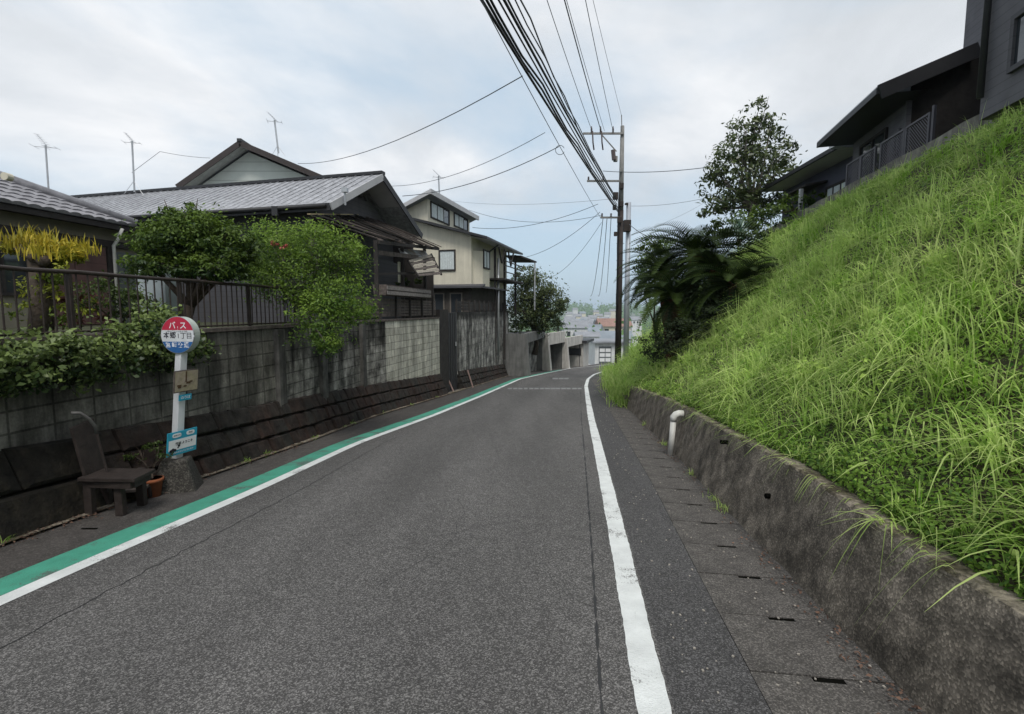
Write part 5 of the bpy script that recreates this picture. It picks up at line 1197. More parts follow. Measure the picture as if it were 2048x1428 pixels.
# ------------------------------------------------------------------ bus stop
def text_mesh(s, size, M4, m, parent, name='lettering', fw=1.0, bold=.0):
    c = bpy.data.curves.new('lettering', 'FONT'); c.body = s; c.size = size; c.align_x = 'CENTER'; c.align_y = 'CENTER'; c.extrude = .0006; c.offset = bold
    o = bpy.data.objects.new('tmp', c); COL.objects.link(o); bpy.context.view_layer.update(); me = bpy.data.meshes.new_from_object(o); bpy.data.objects.remove(o)
    me.materials.clear(); me.materials.append(m); me.transform(M4 @ Matrix.Diagonal((fw, 1, 1, 1))); me.transform(Matrix.Translation(-V3(parent['_o'])))
    q = bpy.data.objects.new(name, me); COL.objects.link(q); q.parent = parent; q['_o'] = tuple(parent['_o']); return q
def facing(c, right, upv):      # matrix putting XY text on a board: x=right, y=up, z=normal
    x = right.normalized(); y = upv.normalized(); z = x.cross(y).normalized(); y = z.cross(x)
    m = Matrix(((x.x, y.x, z.x, c.x), (x.y, y.y, z.y, c.y), (x.z, y.z, z.z, c.z), (0, 0, 0, 1))); return m
def bus_stop():
    Yb = 5.62; bt = at(353, 928, Yb); tp = at(363, 700, Yb); ax = (tp - bt).normalized(); g = V3((bt.x, bt.y, rz(bt.y)))
    r = root('bus_stop_sign', g, 'bus stop sign with a round red, white and blue disc on a white post', 'bus stop sign')
    # concrete base: truncated pyramid on a plinth
    a = R(22); Rm = Matrix.Rotation(a, 3, 'Z'); hb, ht = .235, .13; z0, z1 = -.06, .36; cb = V3((bt.x + .01, bt.y - .02, rz(bt.y)))
    P = [cb + Rm @ V3((x * hb, y * hb, z0)) for x, y in ((-1, -1), (1, -1), (1, 1), (-1, 1))] + [cb + Rm @ V3((x * ht, y * ht, z1)) for x, y in ((-1, -1), (1, -1), (1, 1), (-1, 1))]
    MB().hexa(P).build('concrete_base', M['basec'], r, bevel=.03)
    MB().bar(bt - ax * .12, bt + ax * 1.30, .085, .085, up=(.95, -.3, 0)).build('post', M['whitepaint'], r, bevel=.006)
    # face directions
    rt = V3((.30, .95, 0)).normalized(); up = ax            # small boards run along the road
    def board(px, py, w, h, m, name, th=.012, dx=.06):
        c = at(px, py, Yb); c = V3((c.x, c.y, c.z)); nn = rt.cross(up).normalized(); c = c + nn * dx; mb = MB()
        mb.hexa([c + rt * x * w / 2 + up * y * h / 2 + nn * z for z in (-th, 0) for x, y in ((-1, -1), (1, -1), (1, 1), (-1, 1))]); return mb.build(name, m, r), c, nn
    b, c, nn = board(365, 760, .30, .25, M['wood_old'], 'map_board')
    mb = MB(); mb.hexa([c + rt * x * .138 + up * y * .113 + nn * z for z in (.001, .004) for x, y in ((-1, -1), (1, -1), (1, 1), (-1, 1))]); mb.build('map_sheet', M['wood_pale'], b)
    mb = MB(); mb.hexa([c + rt * (x * .008 - .01) + up * (y * .06 + .05) + nn * z for z in (.005, .007) for x, y in ((-1, -1), (1, -1), (1, 1), (-1, 1))])
    for dxx, dyy, s in ((.02, -.02, .016), (-.02, -.055, .012), (-.09, -.045, .015), (-.088, -.065, .012), (.05, -.01, .012)): mb.hexa([c + rt * (x * s * 1.6 + dxx) + up * (y * s * .7 + dyy) + nn * z for z in (.005, .007) for x, y in ((-1, -1), (1, -1), (1, 1), (-1, 1))])
    mb.build('map_marks', mk('brown_ink', (.09, .055, .03), .8, .1), b)
    b, c, nn = board(363, 793, .15, .065, M['cyan'], 'route_tag')
    text_mesh('のりば', .04, facing(c + nn * .002, rt, up), M['whiteink'], b)
    b, c, nn = board(357, 882, .36, .27, M['cyan'], 'timetable_panel')
    def bit(x0, x1, y0, y1, m, name, z=.003, rd=False):
        mb = MB()
        if rd:
            cx, cy, rx, ry = (x0 + x1) / 2, (y0 + y1) / 2, (x1 - x0) / 2, (y1 - y0) / 2
            P = [c + rt * (cx + rx * (abs(math.cos(t)) ** .5) * (1 if math.cos(t) > 0 else -1)) + up * (cy + ry * (abs(math.sin(t)) ** .7) * (1 if math.sin(t) > 0 else -1)) + nn * .001 for t in np.linspace(0, 2 * math.pi, 20, endpoint=False)]; mb.prism(P, nn * z)
        else: mb.hexa([c + rt * x + up * y + nn * q for q in (.001, z) for x, y in ((x0, y0), (x1, y0), (x1, y1), (x0, y1))])
        return mb.build(name, m, b)
    bit(-.165, .170, -.075, .045, M['whiteink'], 'white_field'); bit(-.125, -.02, .070, .118, M['whiteink'], 'white_badge', rd=True); bit(.045, .145, .070, .118, M['whiteink'], 'white_badge', rd=True)
    text_mesh('お知らせ', .022, facing(c - rt * .072 + up * .094 + nn * .0045, rt, up), M['ink'], b); text_mesh('時刻', .024, facing(c + rt * .095 + up * .094 + nn * .0045, rt, up), M['ink'], b)
    text_mesh('歓迎 ようこそ', .034, facing(c + rt * .02 + up * -.005 + nn * .0045, rt, up), M['ink'], b, bold=.0008)
    mb = MB()
    for x, y, s in ((-.14, -.075, .018), (-.115, -.068, .022), (-.09, -.072, .016), (-.045, -.03, .014), (-.055, -.05, .008)): mb.tube([c + rt * x + up * y + nn * .003, c + rt * x + up * y + nn * .006], s, 10)
    mb.build('dark_picture', M['ink'], b)
    text_mesh('ご利用ありがとうございます', .022, facing(c + up * -.105 + nn * .002, rt, up), M['whiteink'], b)
    # round head : a shallow drum with its face to the camera side
    ctr = at(355, 670, Yb - .06); n = V3((-.14, -1.0, 0)).normalized(); rr = V3((-n.y, n.x, 0)); rr = V3((-n.y, n.x, 0)).normalized(); upd = V3((.03, 0, 1)).normalized(); rad = .203
    # drum
    def ring(cn, ra, k=40): return [cn + rr * ra * math.cos(t) + upd * ra * math.sin(t) for t in np.linspace(0, 2 * math.pi, k, endpoint=False)]
    back = ctr - n * .095; mb = MB(); A, B2 = ring(ctr - n * .004, rad), ring(back, rad); i0 = 0; mb.v = [tuple(p) for p in A + B2]; k = 40
    for j in range(k): q = (j + 1) % k; mb.f.append((j, j + k, q + k, q)); mb.uv += [(0, 0)] * 4
    mb.f.append(tuple(range(k))); mb.f.append(tuple(reversed(range(k, 2 * k)))); mb.uv += [(0, 0)] * 2 * k
    d = mb.build('sign_drum', M['drum'], r, bevel=.004)
    MB().tube(ring(ctr - n * .002, rad)[:] + ring(ctr - n * .002, rad)[:1], .005, 6).build('rim', M['alu'], d, smooth=True)
    def seg(y0, y1, m, name):
        ts = []; a0 = math.asin(max(-1, min(1, y0))); a1 = math.asin(max(-1, min(1, y1)))
        rgt = [(math.cos(t), math.sin(t)) for t in np.linspace(a0, a1, 16)]; lft = [(-x, y) for x, y in reversed(rgt)]
        P = [ctr + rr * rad * .985 * x + upd * rad * .985 * y for x, y in rgt + lft]; return MB().prism(P, n * .003).build(name, m, d)
    seg(.27, 1, M['red'], 'red_field'); seg(-.37, .27, M['whitepaint'], 'white_field'); seg(-1, -.37, M['blue'], 'blue_field')
    f = lambda x, y: facing(ctr + rr * rad * x + upd * rad * y + n * .0036, rr, upd)
    text_mesh('バ', .088, f(-.30, .50), M['whiteink'], d, bold=.001); text_mesh('ス', .088, f(.36, .50), M['whiteink'], d, bold=.001); text_mesh('!', .05, f(.04, .38), M['whiteink'], d)
    text_mesh('ほんごう いっちょうめ', .024, f(.0, .19), M['ink'], d)
    text_mesh('本', .078, f(-.66, -.04), M['ink'], d, bold=.0012); text_mesh('郷', .078, f(-.27, -.04), M['ink'], d, bold=.0012); text_mesh('1', .075, f(.06, -.06), M['ink'], d); text_mesh('丁', .078, f(.36, -.06), M['ink'], d); text_mesh('目', .078, f(.72, -.06), M['ink'], d)
    for x, ch in ((-.57, '宮'), (-.19, '崎'), (.18, '交'), (.54, '通')): text_mesh(ch, .066, f(x, -.56), M['whiteink'], d, bold=.0012)
bus_stop()
# slim white stake behind the disc
p = at(360, 590, 6.6); q = at(362, 650, 6.6); mb = MB(); mb.tube([q, p], [.03, .022], 8); tag(mb.build('garden_stake', M['whitewall']), 'slim white stake standing behind the bus stop disc', 'stake')

# ------------------------------------------------------------------ bench, pot, stool
def bench():
    z = .02; FL, FR, BR, BL = [onplane(px, py, V3((0, 0, z)), V3((0, 0, 1))) for px, py in ((154, 956), (268, 958), (311, 937), (203, 936))]
    c = (FL + FR + BR + BL) / 4; g = rz(c.y)
    r = root('wooden_bench', (c.x, c.y, g), 'small dark wooden bench with a tall board back, at the foot of the block wall', 'bench')
    MB().prism([FL, FR, BR, BL], (0, 0, -.035)).build('seat', M['wood_bench'], r, bevel=.004)
    for i, (px, py) in enumerate(((243, 1030), (285, 1010), (182, 1030), (215, 1012))):
        b = gnd(px, py); t = V3((b.x * .985 + c.x * .015, b.y, z - .03)); MB().bar(b, t, .075, .06).build('leg', M['wood_bench'], r, bevel=.006)
    MB().bar((FL.x + .06, FL.y + .05, z - .07), (FR.x - .05, FR.y + .03, z - .07), .03, .07).build('apron', M['wood_bench'], r)
    MB().bar((FR.x - .05, FR.y + .05, z - .07), (BR.x - .05, BR.y - .02, z - .07), .03, .07).build('apron', M['wood_bench'], r)
    a = V3((FL.x + .03, FL.y + .06, z)); b = V3((BL.x + .03, BL.y + .02, z))
    MB().hexa([a, b, b + V3((-.03, 0, 0)), a + V3((-.03, 0, 0)), a + V3((-.1, .01, .46)), b + V3((-.1, .02, .5)), b + V3((-.13, .02, .5)), a + V3((-.13, .01, .46))]).build('backrest', M['wood_bench'], r, bevel=.004)
    P = [at(142, 826, 4.55), at(160, 826, 4.6), at(178, 838, 4.66), at(190, 852, 4.72), at(193, 866, 4.74)]
    MB().tube(P, .015, 8).build('handrail', mk('rusty_rail', (.11, .105, .10), .6, .3, 12), r, smooth=True)
    MB().tube([P[-1], V3((P[-1].x + .05, P[-1].y + .03, z))], .012, 6).build('rail_stay', M['wood_bench'], r)
bench()
def stool():
    c = gnd(268, 1003); g = c.z; r = root('footstool', c, 'low dark wooden footstool under the bench, beside the clay pot', 'stool')
    MB().box((c.x, c.y + .05, g + .13), (.2, .2, .03), a=.3).build('seat', M['wood_old'], r, bevel=.004)
    for x, y in ((-.08, -.02), (.08, -.03), (-.07, .12), (.08, .13)): MB().bar((c.x + x, c.y + y, g), (c.x + x, c.y + y, g + .12), .025).build('leg', M['wood_bench'], r)
stool()
def pot():
    c = gnd(293, 998); c = V3((c.x, c.y + .12, rz(c.y + .12))); r = root('flower_pot', c, 'terracotta flower pot with a straggly plant between the bench and the sign base', 'flower pot')
    mb = MB(); mb.lathe(c, [(0, .06), (.16, .085), (.165, .097), (.2, .1), (.2, .085), (.17, .08)], 16); mb.build('pot', M['terracotta'], r, smooth=True)
    MB().tube([c + V3((0, 0, .168)), c + V3((0, 0, .175))], .079, 14).build('potting_soil', M['soil'], r)
    limbs(c + V3((0, 0, .15)), [c + V3((-.16, .05, .5)), c + V3((.02, .1, .55)), c + V3((-.28, .1, .42)), c + V3((.08, .0, .4))], .012, M['bark'], r, 'stem', wob=.02)
    crown('leaves', [(c.x - .17, c.y + .1, c.z + .45, .2, .13, .12), (c.x + .0, c.y + .1, c.z + .5, .12, .1, .12)], 420, .035, M['shrub'], r, seed=12)
pot()
# fence litter : crooked drain elbow on the right
def pvc():
    d = at(1341, 902, 7.6); x = XC(7.7) - .03; y = 7.7
    for _ in range(30): p = at(1343, 900, y); y += (XC(y) - .06 - p.x) * 1.2
    b = at(1341, 902, y); t = at(1347, 838, y)
    r = root('standpipe', (b.x, b.y, rz(b.y)), 'white plastic pipe with an elbow standing against the low wall', 'pipe')
    MB().tube([V3((b.x, b.y, rz(b.y) - .02)), t], .043, 14).build('pipe', M['pvc'], r, smooth=True)
    MB().tube([t - V3((0, 0, .03)), t + V3((.0, 0, .03)), t + V3((.03, 0, .065)), t + V3((.08, .0, .085)), t + V3((.14, 0, .08))], .052, 14).build('elbow', M['pvc'], r, smooth=True)
pvc()
# litter along the right gutter
def litter():
    n = 1500; Y_ = RNG.uniform(2, 11, n) ; cl = fbm(Y_ * 3, Y_, 1.3, 4); keep = RNG.uniform(0, 1, n) < np.clip(.35 + .8 * cl, .05, 1); Y_ = Y_[keep]; n = len(Y_)
    X_ = np.array([XC(q) for q in Y_]) - np.abs(RNG.normal(0, .07, n)) - .005; Z_ = -SL * Y_ + .006 + RNG.uniform(0, .012, n)
    v, q = leaf_quads(np.stack([X_, Y_, Z_], 1), np.tile([0, 0, 1.], (n, 1)), RNG.uniform(.012, .035, n), RNG.uniform(.008, .02, n), .35)
    stuff(np_mesh('leaf_litter', v, q, M['litter'], None, RNG.uniform(0, 1, n)), 'dry brown and reddish leaves lying along the foot of the right wall', 'leaves')
litter()
def litter_left():
    n = 2600; Y_ = 2.4 + RNG.uniform(0, 1, n) ** 1.4 * 16; cl = fbm(Y_ * 3, Y_, 1.1, 14); keep = RNG.uniform(0, 1, n) < np.clip(.4 + .8 * cl, .06, 1); Y_ = Y_[keep]; n = len(Y_)
    X_ = np.array([XWL(q) for q in Y_]) + .02 + np.abs(RNG.normal(0, .12, n)); Z_ = -SL * Y_ + .024 + RNG.uniform(0, .01, n)
    v, q = leaf_quads(np.stack([X_, Y_, Z_], 1), np.tile([0, 0, 1.], (n, 1)), RNG.uniform(.012, .04, n), RNG.uniform(.008, .024, n), .35)
    stuff(np_mesh('leaf_litter', v, q, M['litter'], None, RNG.uniform(0, .8, n)), 'dry brown leaves and grit along the foot of the left stone base', 'leaves')
litter_left()
n = 380; Y_ = RNG.uniform(2, 14, n); X_ = np.array([random.uniform(XGR(q) - .35, XC(q)) for q in Y_]); mbv = MB()
for x_, y_ in zip(X_, Y_):
    s = random.uniform(.002, .007); mbv.box((x_, y_, rz(y_) + s * .5), (s * 2, s * 1.6, s), a=random.uniform(0, 3))
stuff(mbv.build('gravel', mk('small_stones', (.33, .30, .26), .9, .4, 30)), 'tiny pale stones scattered on the right gutter', 'gravel')
def tufts(pts, name, label, n=60, h=.18, w=.008, m='grass', seed=3, tint=.5):
    P = pts; xs = np.concatenate([np.full(n, p.x) + RNG.normal(0, .05 * k, n) for p, k in P]); ys = np.concatenate([np.full(n, p.y) + RNG.normal(0, .08 * k, n) for p, k in P]); zs = np.concatenate([np.full(n, p.z) for p, k in P]); N_ = len(xs)
    return stuff(blades(name, xs, ys, zs, RNG.uniform(.4, 1, N_) * h, np.full(N_, w), RNG.uniform(0, 6.28, N_), RNG.uniform(.2, 1.2, N_), np.clip(RNG.normal(tint, .2, N_), 0, 1), M[m]), label, 'weeds')
def atx(px, py):       # a point at the foot of the right wall under picture column px
    p = gnd(px, py); return V3((XC(p.y) - .01, p.y, rz(p.y)))
tufts([(atx(1452, 1018), .6), (atx(1432, 1000), .8), (atx(1415, 950), .5), (atx(1290, 850), .6), (atx(1330, 890), .4)], 'weeds_in_gutter', 'small yellow-green weeds sprouting at the foot of the low wall', 34, .15, .006)
tufts([(V3((XWL(q) + .03, q, rz(q) + .01)), .8) for q in (3.9, 5.6, 6.9, 7.4, 8.8, 10.1, 10.5, 12.3, 14.2, 16.5)], 'weeds_at_wall', 'small dark green weeds rooted along the foot of the left stone base', 26, .11, .007, tint=.15)
tufts([(V3((XC(q) - .0, q, rz(q) + dz_)), 3) for q in (14, 15, 16, 17, 18, 19.5, 21, 23, 25, 27) for dz_ in (0, .35, .6)], 'verge_weeds', 'brownish weeds spilling over the far end of the low wall', 110, .55, .022, tint=.35)
# long single blades hanging over the wall top
P = []; tt = []
for px, py in ((1700, 1010), (1720, 1020), (1690, 1012), (1560, 920), (1590, 935), (1850, 1090), (1500, 890), (1450, 870), (1880, 1105), (1790, 1050)):
    pass
hx, hy = [], []
for y_ in (2.62, 2.66, 3.75, 2.2, 4.9, 6.0): hx.append(XC(y_) + .16); hy.append(y_)
for q in np.arange(2.0, 15, .1):
    if random.random() < .55: hx.append(XC(q) + .2); hy.append(q)
n = len(hx) * 3; hx = np.repeat(hx, 3) + RNG.normal(0, .015, n); hy = np.repeat(hy, 3) + RNG.normal(0, .03, n); hz_ = np.array([rz(q) + WH(q) for q in hy])
stuff(blades('hanging_grass', hx, hy, hz_, np.where(np.arange(n) < 18, RNG.uniform(.22, .36, n), RNG.uniform(.07, .17, n)), np.where(np.arange(n) < 18, .008, .006), np.full(n, math.pi) + RNG.normal(0, .35, n), RNG.uniform(.8, 1.2, n), RNG.uniform(.3, .85, n), M['grass'], seg=8, droop=1.6), 'long pale grass blades hanging down over the low wall', 'grass')

# ------------------------------------------------------------------ plants on the left
def fence_pt(px, dy=0): y = Yface(px); return V3((face_l(y) - .1, y, WTOP))
def ivy():
    bl = []
    for y_ in np.arange(2.6, 6.35, .22):
        k = (y_ - 2.6) / 3.7
        bl.append((face_l(y_) + .02 + random.uniform(-.03, .06), y_, 1.14 + random.uniform(-.06, .05) + .03 * k, .26, .24, .31 - .06 * k))
    bl += [(face_l(5.9) + .0, 5.9, 1.38, .3, .3, .22), (face_l(6.2) - .1, 6.1, 1.45, .25, .25, .2)]
    r = root('hedge', (face_l(4.5) - .2, 4.5, 1.1), 'leafy green hedge spilling over the wall below the railing', 'hedge')
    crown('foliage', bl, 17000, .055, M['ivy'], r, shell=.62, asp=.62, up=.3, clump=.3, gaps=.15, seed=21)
    limbs((face_l(4.5) - .25, 4.5, 1.15), [(face_l(q) - .1, q, 1.35) for q in (3.2, 3.9, 5.1, 5.9)], .03, M['bark'], r, 'stems')
ivy()
def croton():
    Y = 5.9; b = at(78, 640, Y); b = V3((b.x, b.y, 1.22)); r = root('croton_shrub', b, 'stout pollarded shrub with upright yellow leaves behind the railing', 'shrub')
    f = at(80, 520, Y); MB().tube([b, at(82, 580, Y), f], [.13, .10, .12], 9).build('trunk', M['bark'], r, smooth=True)
    heads = [(35, 478), (72, 470), (110, 485), (140, 500), (60, 495), (165, 492), (95, 505)]; tips = [at(px, py + 14, Y + random.uniform(-.2, .3)) for px, py in heads]
    mb = MB()
    for t in tips: mb.tube([f, f.lerp(t, .6) + V3((0, 0, -.02)), t], [.08, .06, .05], 7)
    mb.build('branches', M['bark'], r, smooth=True)
    N_ = 0; xs = []; ys = []; zs = []; hs = []; tn = []; lds = []; ln = []
    for t in tips:
        k = 60; xs.append(t.x + RNG.normal(0, .085, k)); ys.append(t.y + RNG.normal(0, .09, k)); zs.append(t.z + RNG.uniform(-.03, .06, k)); hs.append(RNG.uniform(.08, .22, k)); tn.append(RNG.uniform(.3, 1, k)); lds.append(RNG.uniform(0, 6.28, k)); ln.append(RNG.uniform(.05, .55, k))
    blades('leaves', np.concatenate(xs), np.concatenate(ys), np.concatenate(zs), np.concatenate(hs), np.full(len(tips) * 60, .016), np.concatenate(lds), np.concatenate(ln), np.concatenate(tn), M['croton'], r, seg=3, droop=.05)
    crown('leaf_tufts', [blob(42, 492, Y, 26, 16), blob(85, 496, Y, 22, 18), blob(122, 502, Y, 30, 18), blob(150, 512, Y, 16, 12)], 2200, .07, M['croton'], r, seed=5, asp=.22, gaps=.3, up=-.2, clump=.35, sub=16)
    crown('lower_leaves', [blob(110, 545, Y, 50, 25), blob(60, 600, Y, 40, 45), blob(140, 600, Y, 40, 40)], 1500, .06, M['croton_green'], r, seed=4, asp=.4, gaps=.5)
croton()
plant('shrub', 'dull green shrub behind the railing between the yellow shrub and the pruned tree', 'shrub', V3((at(230, 600, 6.9).x, 6.9, 1.22)), [blob(215, 590, 6.9, 60, 40), blob(270, 610, 6.9, 45, 35)], 2600, .05, M['shrub'], M['bark'], .03, seed=31, gaps=.5)
plant('shrub', 'reddish brown shrub with sparse leaves behind the railing at far left', 'shrub', V3((at(160, 620, 6.4).x, 6.4, 1.22)), [blob(150, 620, 6.4, 40, 40)], 900, .05, mk('red_leaf', (.09, .03, .02), .8, .3, 4), M['bark'], .03, seed=32, gaps=.6)
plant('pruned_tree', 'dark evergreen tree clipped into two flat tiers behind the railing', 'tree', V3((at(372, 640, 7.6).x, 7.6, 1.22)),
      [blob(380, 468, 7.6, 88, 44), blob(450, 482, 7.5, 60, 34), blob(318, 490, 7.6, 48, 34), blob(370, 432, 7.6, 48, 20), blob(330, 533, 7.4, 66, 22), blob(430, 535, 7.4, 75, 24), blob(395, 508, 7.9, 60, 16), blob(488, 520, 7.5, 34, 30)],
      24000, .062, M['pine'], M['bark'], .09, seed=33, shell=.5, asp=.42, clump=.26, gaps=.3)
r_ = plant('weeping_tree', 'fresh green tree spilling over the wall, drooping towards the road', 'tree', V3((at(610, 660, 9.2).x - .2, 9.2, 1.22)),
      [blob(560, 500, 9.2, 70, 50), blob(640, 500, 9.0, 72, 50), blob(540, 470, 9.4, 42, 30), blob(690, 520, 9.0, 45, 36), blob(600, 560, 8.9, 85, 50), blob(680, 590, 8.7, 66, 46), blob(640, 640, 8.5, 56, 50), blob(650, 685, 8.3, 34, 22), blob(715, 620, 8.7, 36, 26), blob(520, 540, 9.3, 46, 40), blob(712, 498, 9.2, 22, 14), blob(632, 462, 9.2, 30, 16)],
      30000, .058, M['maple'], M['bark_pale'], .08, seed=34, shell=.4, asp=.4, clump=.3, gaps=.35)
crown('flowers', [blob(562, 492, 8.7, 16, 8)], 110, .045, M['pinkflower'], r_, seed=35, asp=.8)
plant('round_tree', 'dense dark round tree beside the cream house, above the garages', 'tree', V3((at(1070, 660, 36).x, 36, -1.6)),
      [blob(1068, 590, 36, 44, 48), blob(1100, 605, 35, 32, 34), blob(1045, 620, 35, 30, 44), blob(1050, 555, 36, 26, 22), blob(1085, 640, 35, 36, 24), blob(1122, 606, 36, 12, 12)], 15000, .17, M['fartree'], M['bark'], .22, seed=36, asp=.5, gaps=.3)
plant('pale_shrub', 'grey-green bush on the parapet of the middle garage', 'shrub', at(1116, 668, 44), [blob(1110, 650, 44, 16, 16), blob(1122, 645, 44, 9, 12)], 900, .16, mk('silver_leaf', (.12, .16, .12), .8, .3, 2), M['bark'], .06, seed=37)
plant('low_shrub', 'low dark bush over the first garage left of the concrete pillar', 'shrub', at(1040, 668, 38), [blob(1035, 655, 38, 22, 16), blob(1070, 662, 39, 18, 8)], 900, .16, M['pine'], M['bark'], .06, seed=38)
# shade-side garden clutter: pale objects glimpsed through the railing
q = at(318, 590, 8.4); tag(MB().box((q.x, q.y, 1.75), (.5, .4, 1.0)).build('water_tank', mk('pale_blue_tank', (.32, .36, .38), .6, .2, 3), bevel=.05), 'pale grey-blue water tank glimpsed through the railing under the pruned tree', 'tank')
# ------------------------------------------------------------------ cycads, agave, leafy tree and shrubs on the right
def cycad(base, top, n, L_, label, rad=.16, seed=1, dead=8):
    r = root('cycad', base, label, 'cycad', 'cycads clumped on the bank'); rr = random.Random(seed)
    mb = MB(); m_ = 7; P = [base.lerp(top, i / m_) + V3((rr.uniform(-.02, .02), 0, 0)) for i in range(m_ + 1)]
    mb.tube(P, [rad * (1 + .12 * (i % 2)) for i in range(m_ + 1)], 10)
    for i in range(70):
        a = rr.uniform(0, 6.28); t = rr.uniform(0, 1); c = base.lerp(top, t); d = V3((math.cos(a), math.sin(a), .5)); p = c + d * rad * .9; mb.bar(p, p + d * .06, .05, .03)
    mb.build('trunk', M['cycadbark'], r)
    V, T = [], []; ribs = MB()
    for k in range(n):
        az = rr.uniform(0, 6.28); el = rr.uniform(-.7, 1.05) if k > n * .3 else rr.uniform(.45, 1.2); ln = L_ * rr.uniform(.75, 1.1); hd = V3((math.cos(az), math.sin(az), 0)); side = V3((-hd.y, hd.x, 0))
        pts = []; p = V3(top); S = 14; e = el
        for i in range(S + 1):
            pts.append(p.copy()); p = p + (hd * math.cos(e) + V3((0, 0, math.sin(e)))) * ln / S; e -= (1.25 + .4 * rr.random()) / S
        ribs.tube(pts, [.012 * (1 - .8 * i / S) for i in range(S + 1)], 4)
        tn = rr.uniform(.1, .9)
        for i in range(2, int(S * 2.1) + 1):
            t = i / (int(S * 2.1) + .01); j = min(S - 1, int(t * S)); c = pts[j].lerp(pts[j + 1], t * S - j); d = (pts[j + 1] - pts[j]).normalized(); nn = side.cross(d).normalized()
            if nn.z < 0: nn = -nn
            lf = L_ * .155 * math.sin(math.pi * min(1, .15 + .85 * t)) ** .6
            for s in (-1, 1):
                tip = c + (side * s * .8 + d * .5 + nn * .32).normalized() * lf; w = d * .017
                V += [c - w, tip - w * .2, tip + w * .2, c + w]; T.append(min(1, max(0, tn + rr.uniform(-.15, .15))))
    ribs.build('frond_ribs', M['cycad'], r)
    V = np.array([tuple(v) for v in V]); np_mesh('fronds', V, np.arange(len(V)).reshape(-1, 4), M['cycad'], r, np.array(T))
def bank_pt(px, Y): x = at(px, 650, Y).x; return V3((x, Y, float(bank_z(np.array([x]), np.array([Y]))[0]) - .1))
cycad(bank_pt(1366, 13.2), at(1392, 512, 13.4), 74, 1.9, 'tallest cycad, its big crown at the top of the clump', .17, 1)
cycad(bank_pt(1345, 12.6), at(1352, 598, 12.6), 60, 1.5, 'leaning cycad low on the left of the clump, fronds drooping to the pole', .16, 2)
cycad(bank_pt(1476, 11.7), at(1474, 572, 11.5), 54, 1.5, 'small cycad on the right of the clump against the grass', .15, 3)
cycad(bank_pt(1345, 14.6), at(1325, 545, 14.4), 56, 1.5, 'cycad at the back left of the clump, in front of the steel pole', .15, 4)
cycad(bank_pt(1425, 12.7), at(1432, 540, 12.6), 44, 1.4, 'middle cycad half buried among the others', .15, 5)
plant('undershrub', 'dark leafy undergrowth beneath the cycads', 'shrub', bank_pt(1400, 12), [blob(1385, 668, 11.7, 52, 34), blob(1445, 640, 11.4, 46, 32), blob(1345, 672, 12.0, 34, 36), blob(1312, 696, 12.8, 26, 26), blob(1425, 606, 12.0, 60, 36)], 8000, .07, mk('deep_leaf', (.03, .045, .018), .8, .4, 2), M['bark'], .04, seed=41, gaps=.3)
plant('bush', 'dark bush rising behind the left cycad beside the steel pole', 'shrub', bank_pt(1310, 17), [blob(1305, 500, 17, 24, 26), blob(1325, 520, 17, 30, 40), blob(1290, 540, 17, 20, 30)], 2600, .1, M['pine'], M['bark'], .05, seed=42)
plant('loquat_tree', 'tall open tree with large dark leaves behind the cycads, on the top of the bank', 'tree', at(1503, 452, 20.5),
      [blob(1515, 225, 20.5, 20, 32), blob(1490, 262, 20.5, 34, 28), blob(1540, 262, 20.5, 24, 30), blob(1458, 310, 20.5, 42, 28), blob(1520, 310, 20.5, 48, 34), blob(1432, 345, 20.5, 30, 24), blob(1480, 360, 20.5, 60, 34), blob(1550, 350, 20.5, 36, 36), blob(1440, 400, 20.5, 34, 26), blob(1500, 405, 20.5, 50, 28), blob(1572, 300, 20.5, 20, 26), blob(1420, 425, 20.5, 22, 14), blob(1560, 398, 20.5, 34, 26)],
      8200, .21, M['loquat'], M['bark_pale'], .13, seed=43, shell=.25, asp=.36, clump=.3, gaps=.75, sub=13, up=.3)
plant('bush', 'leafy bush in front of the farther hillside house', 'shrub', at(1600, 420, 17.5), [blob(1590, 405, 17.5, 36, 20), blob(1545, 430, 17.5, 46, 24), blob(1630, 395, 17.2, 22, 12), blob(1500, 445, 17.5, 40, 22)], 3000, .11, M['pine'], M['bark'], .05, seed=44, gaps=.5)
plant('bush', 'mixed grey-green bush between the tallest cycad and the leafy tree', 'shrub', at(1440, 470, 16.5), [blob(1440, 450, 16.5, 34, 22), blob(1500, 462, 16.5, 30, 22)], 1500, .11, M['shrub'], M['bark'], .05, seed=45, gaps=.5)
def agave():
    b = at(1478, 478, 15.5); r = root('agave', b, 'pale variegated agave with stiff leaves right of the tallest cycad', 'agave'); n = 26
    blades('leaves', np.full(n, b.x) + RNG.normal(0, .05, n), np.full(n, b.y) + RNG.normal(0, .05, n), np.full(n, b.z), RNG.uniform(.5, .95, n), np.full(n, .075), RNG.uniform(0, 6.28, n), RNG.uniform(.2, .75, n), RNG.uniform(0, 1, n), M['agave'], r, seg=4, droop=.1)
    MB().tube([b - V3((0, 0, .2)), b + V3((0, 0, .08))], .07, 8).build('stem', M['bark'], r)
agave()

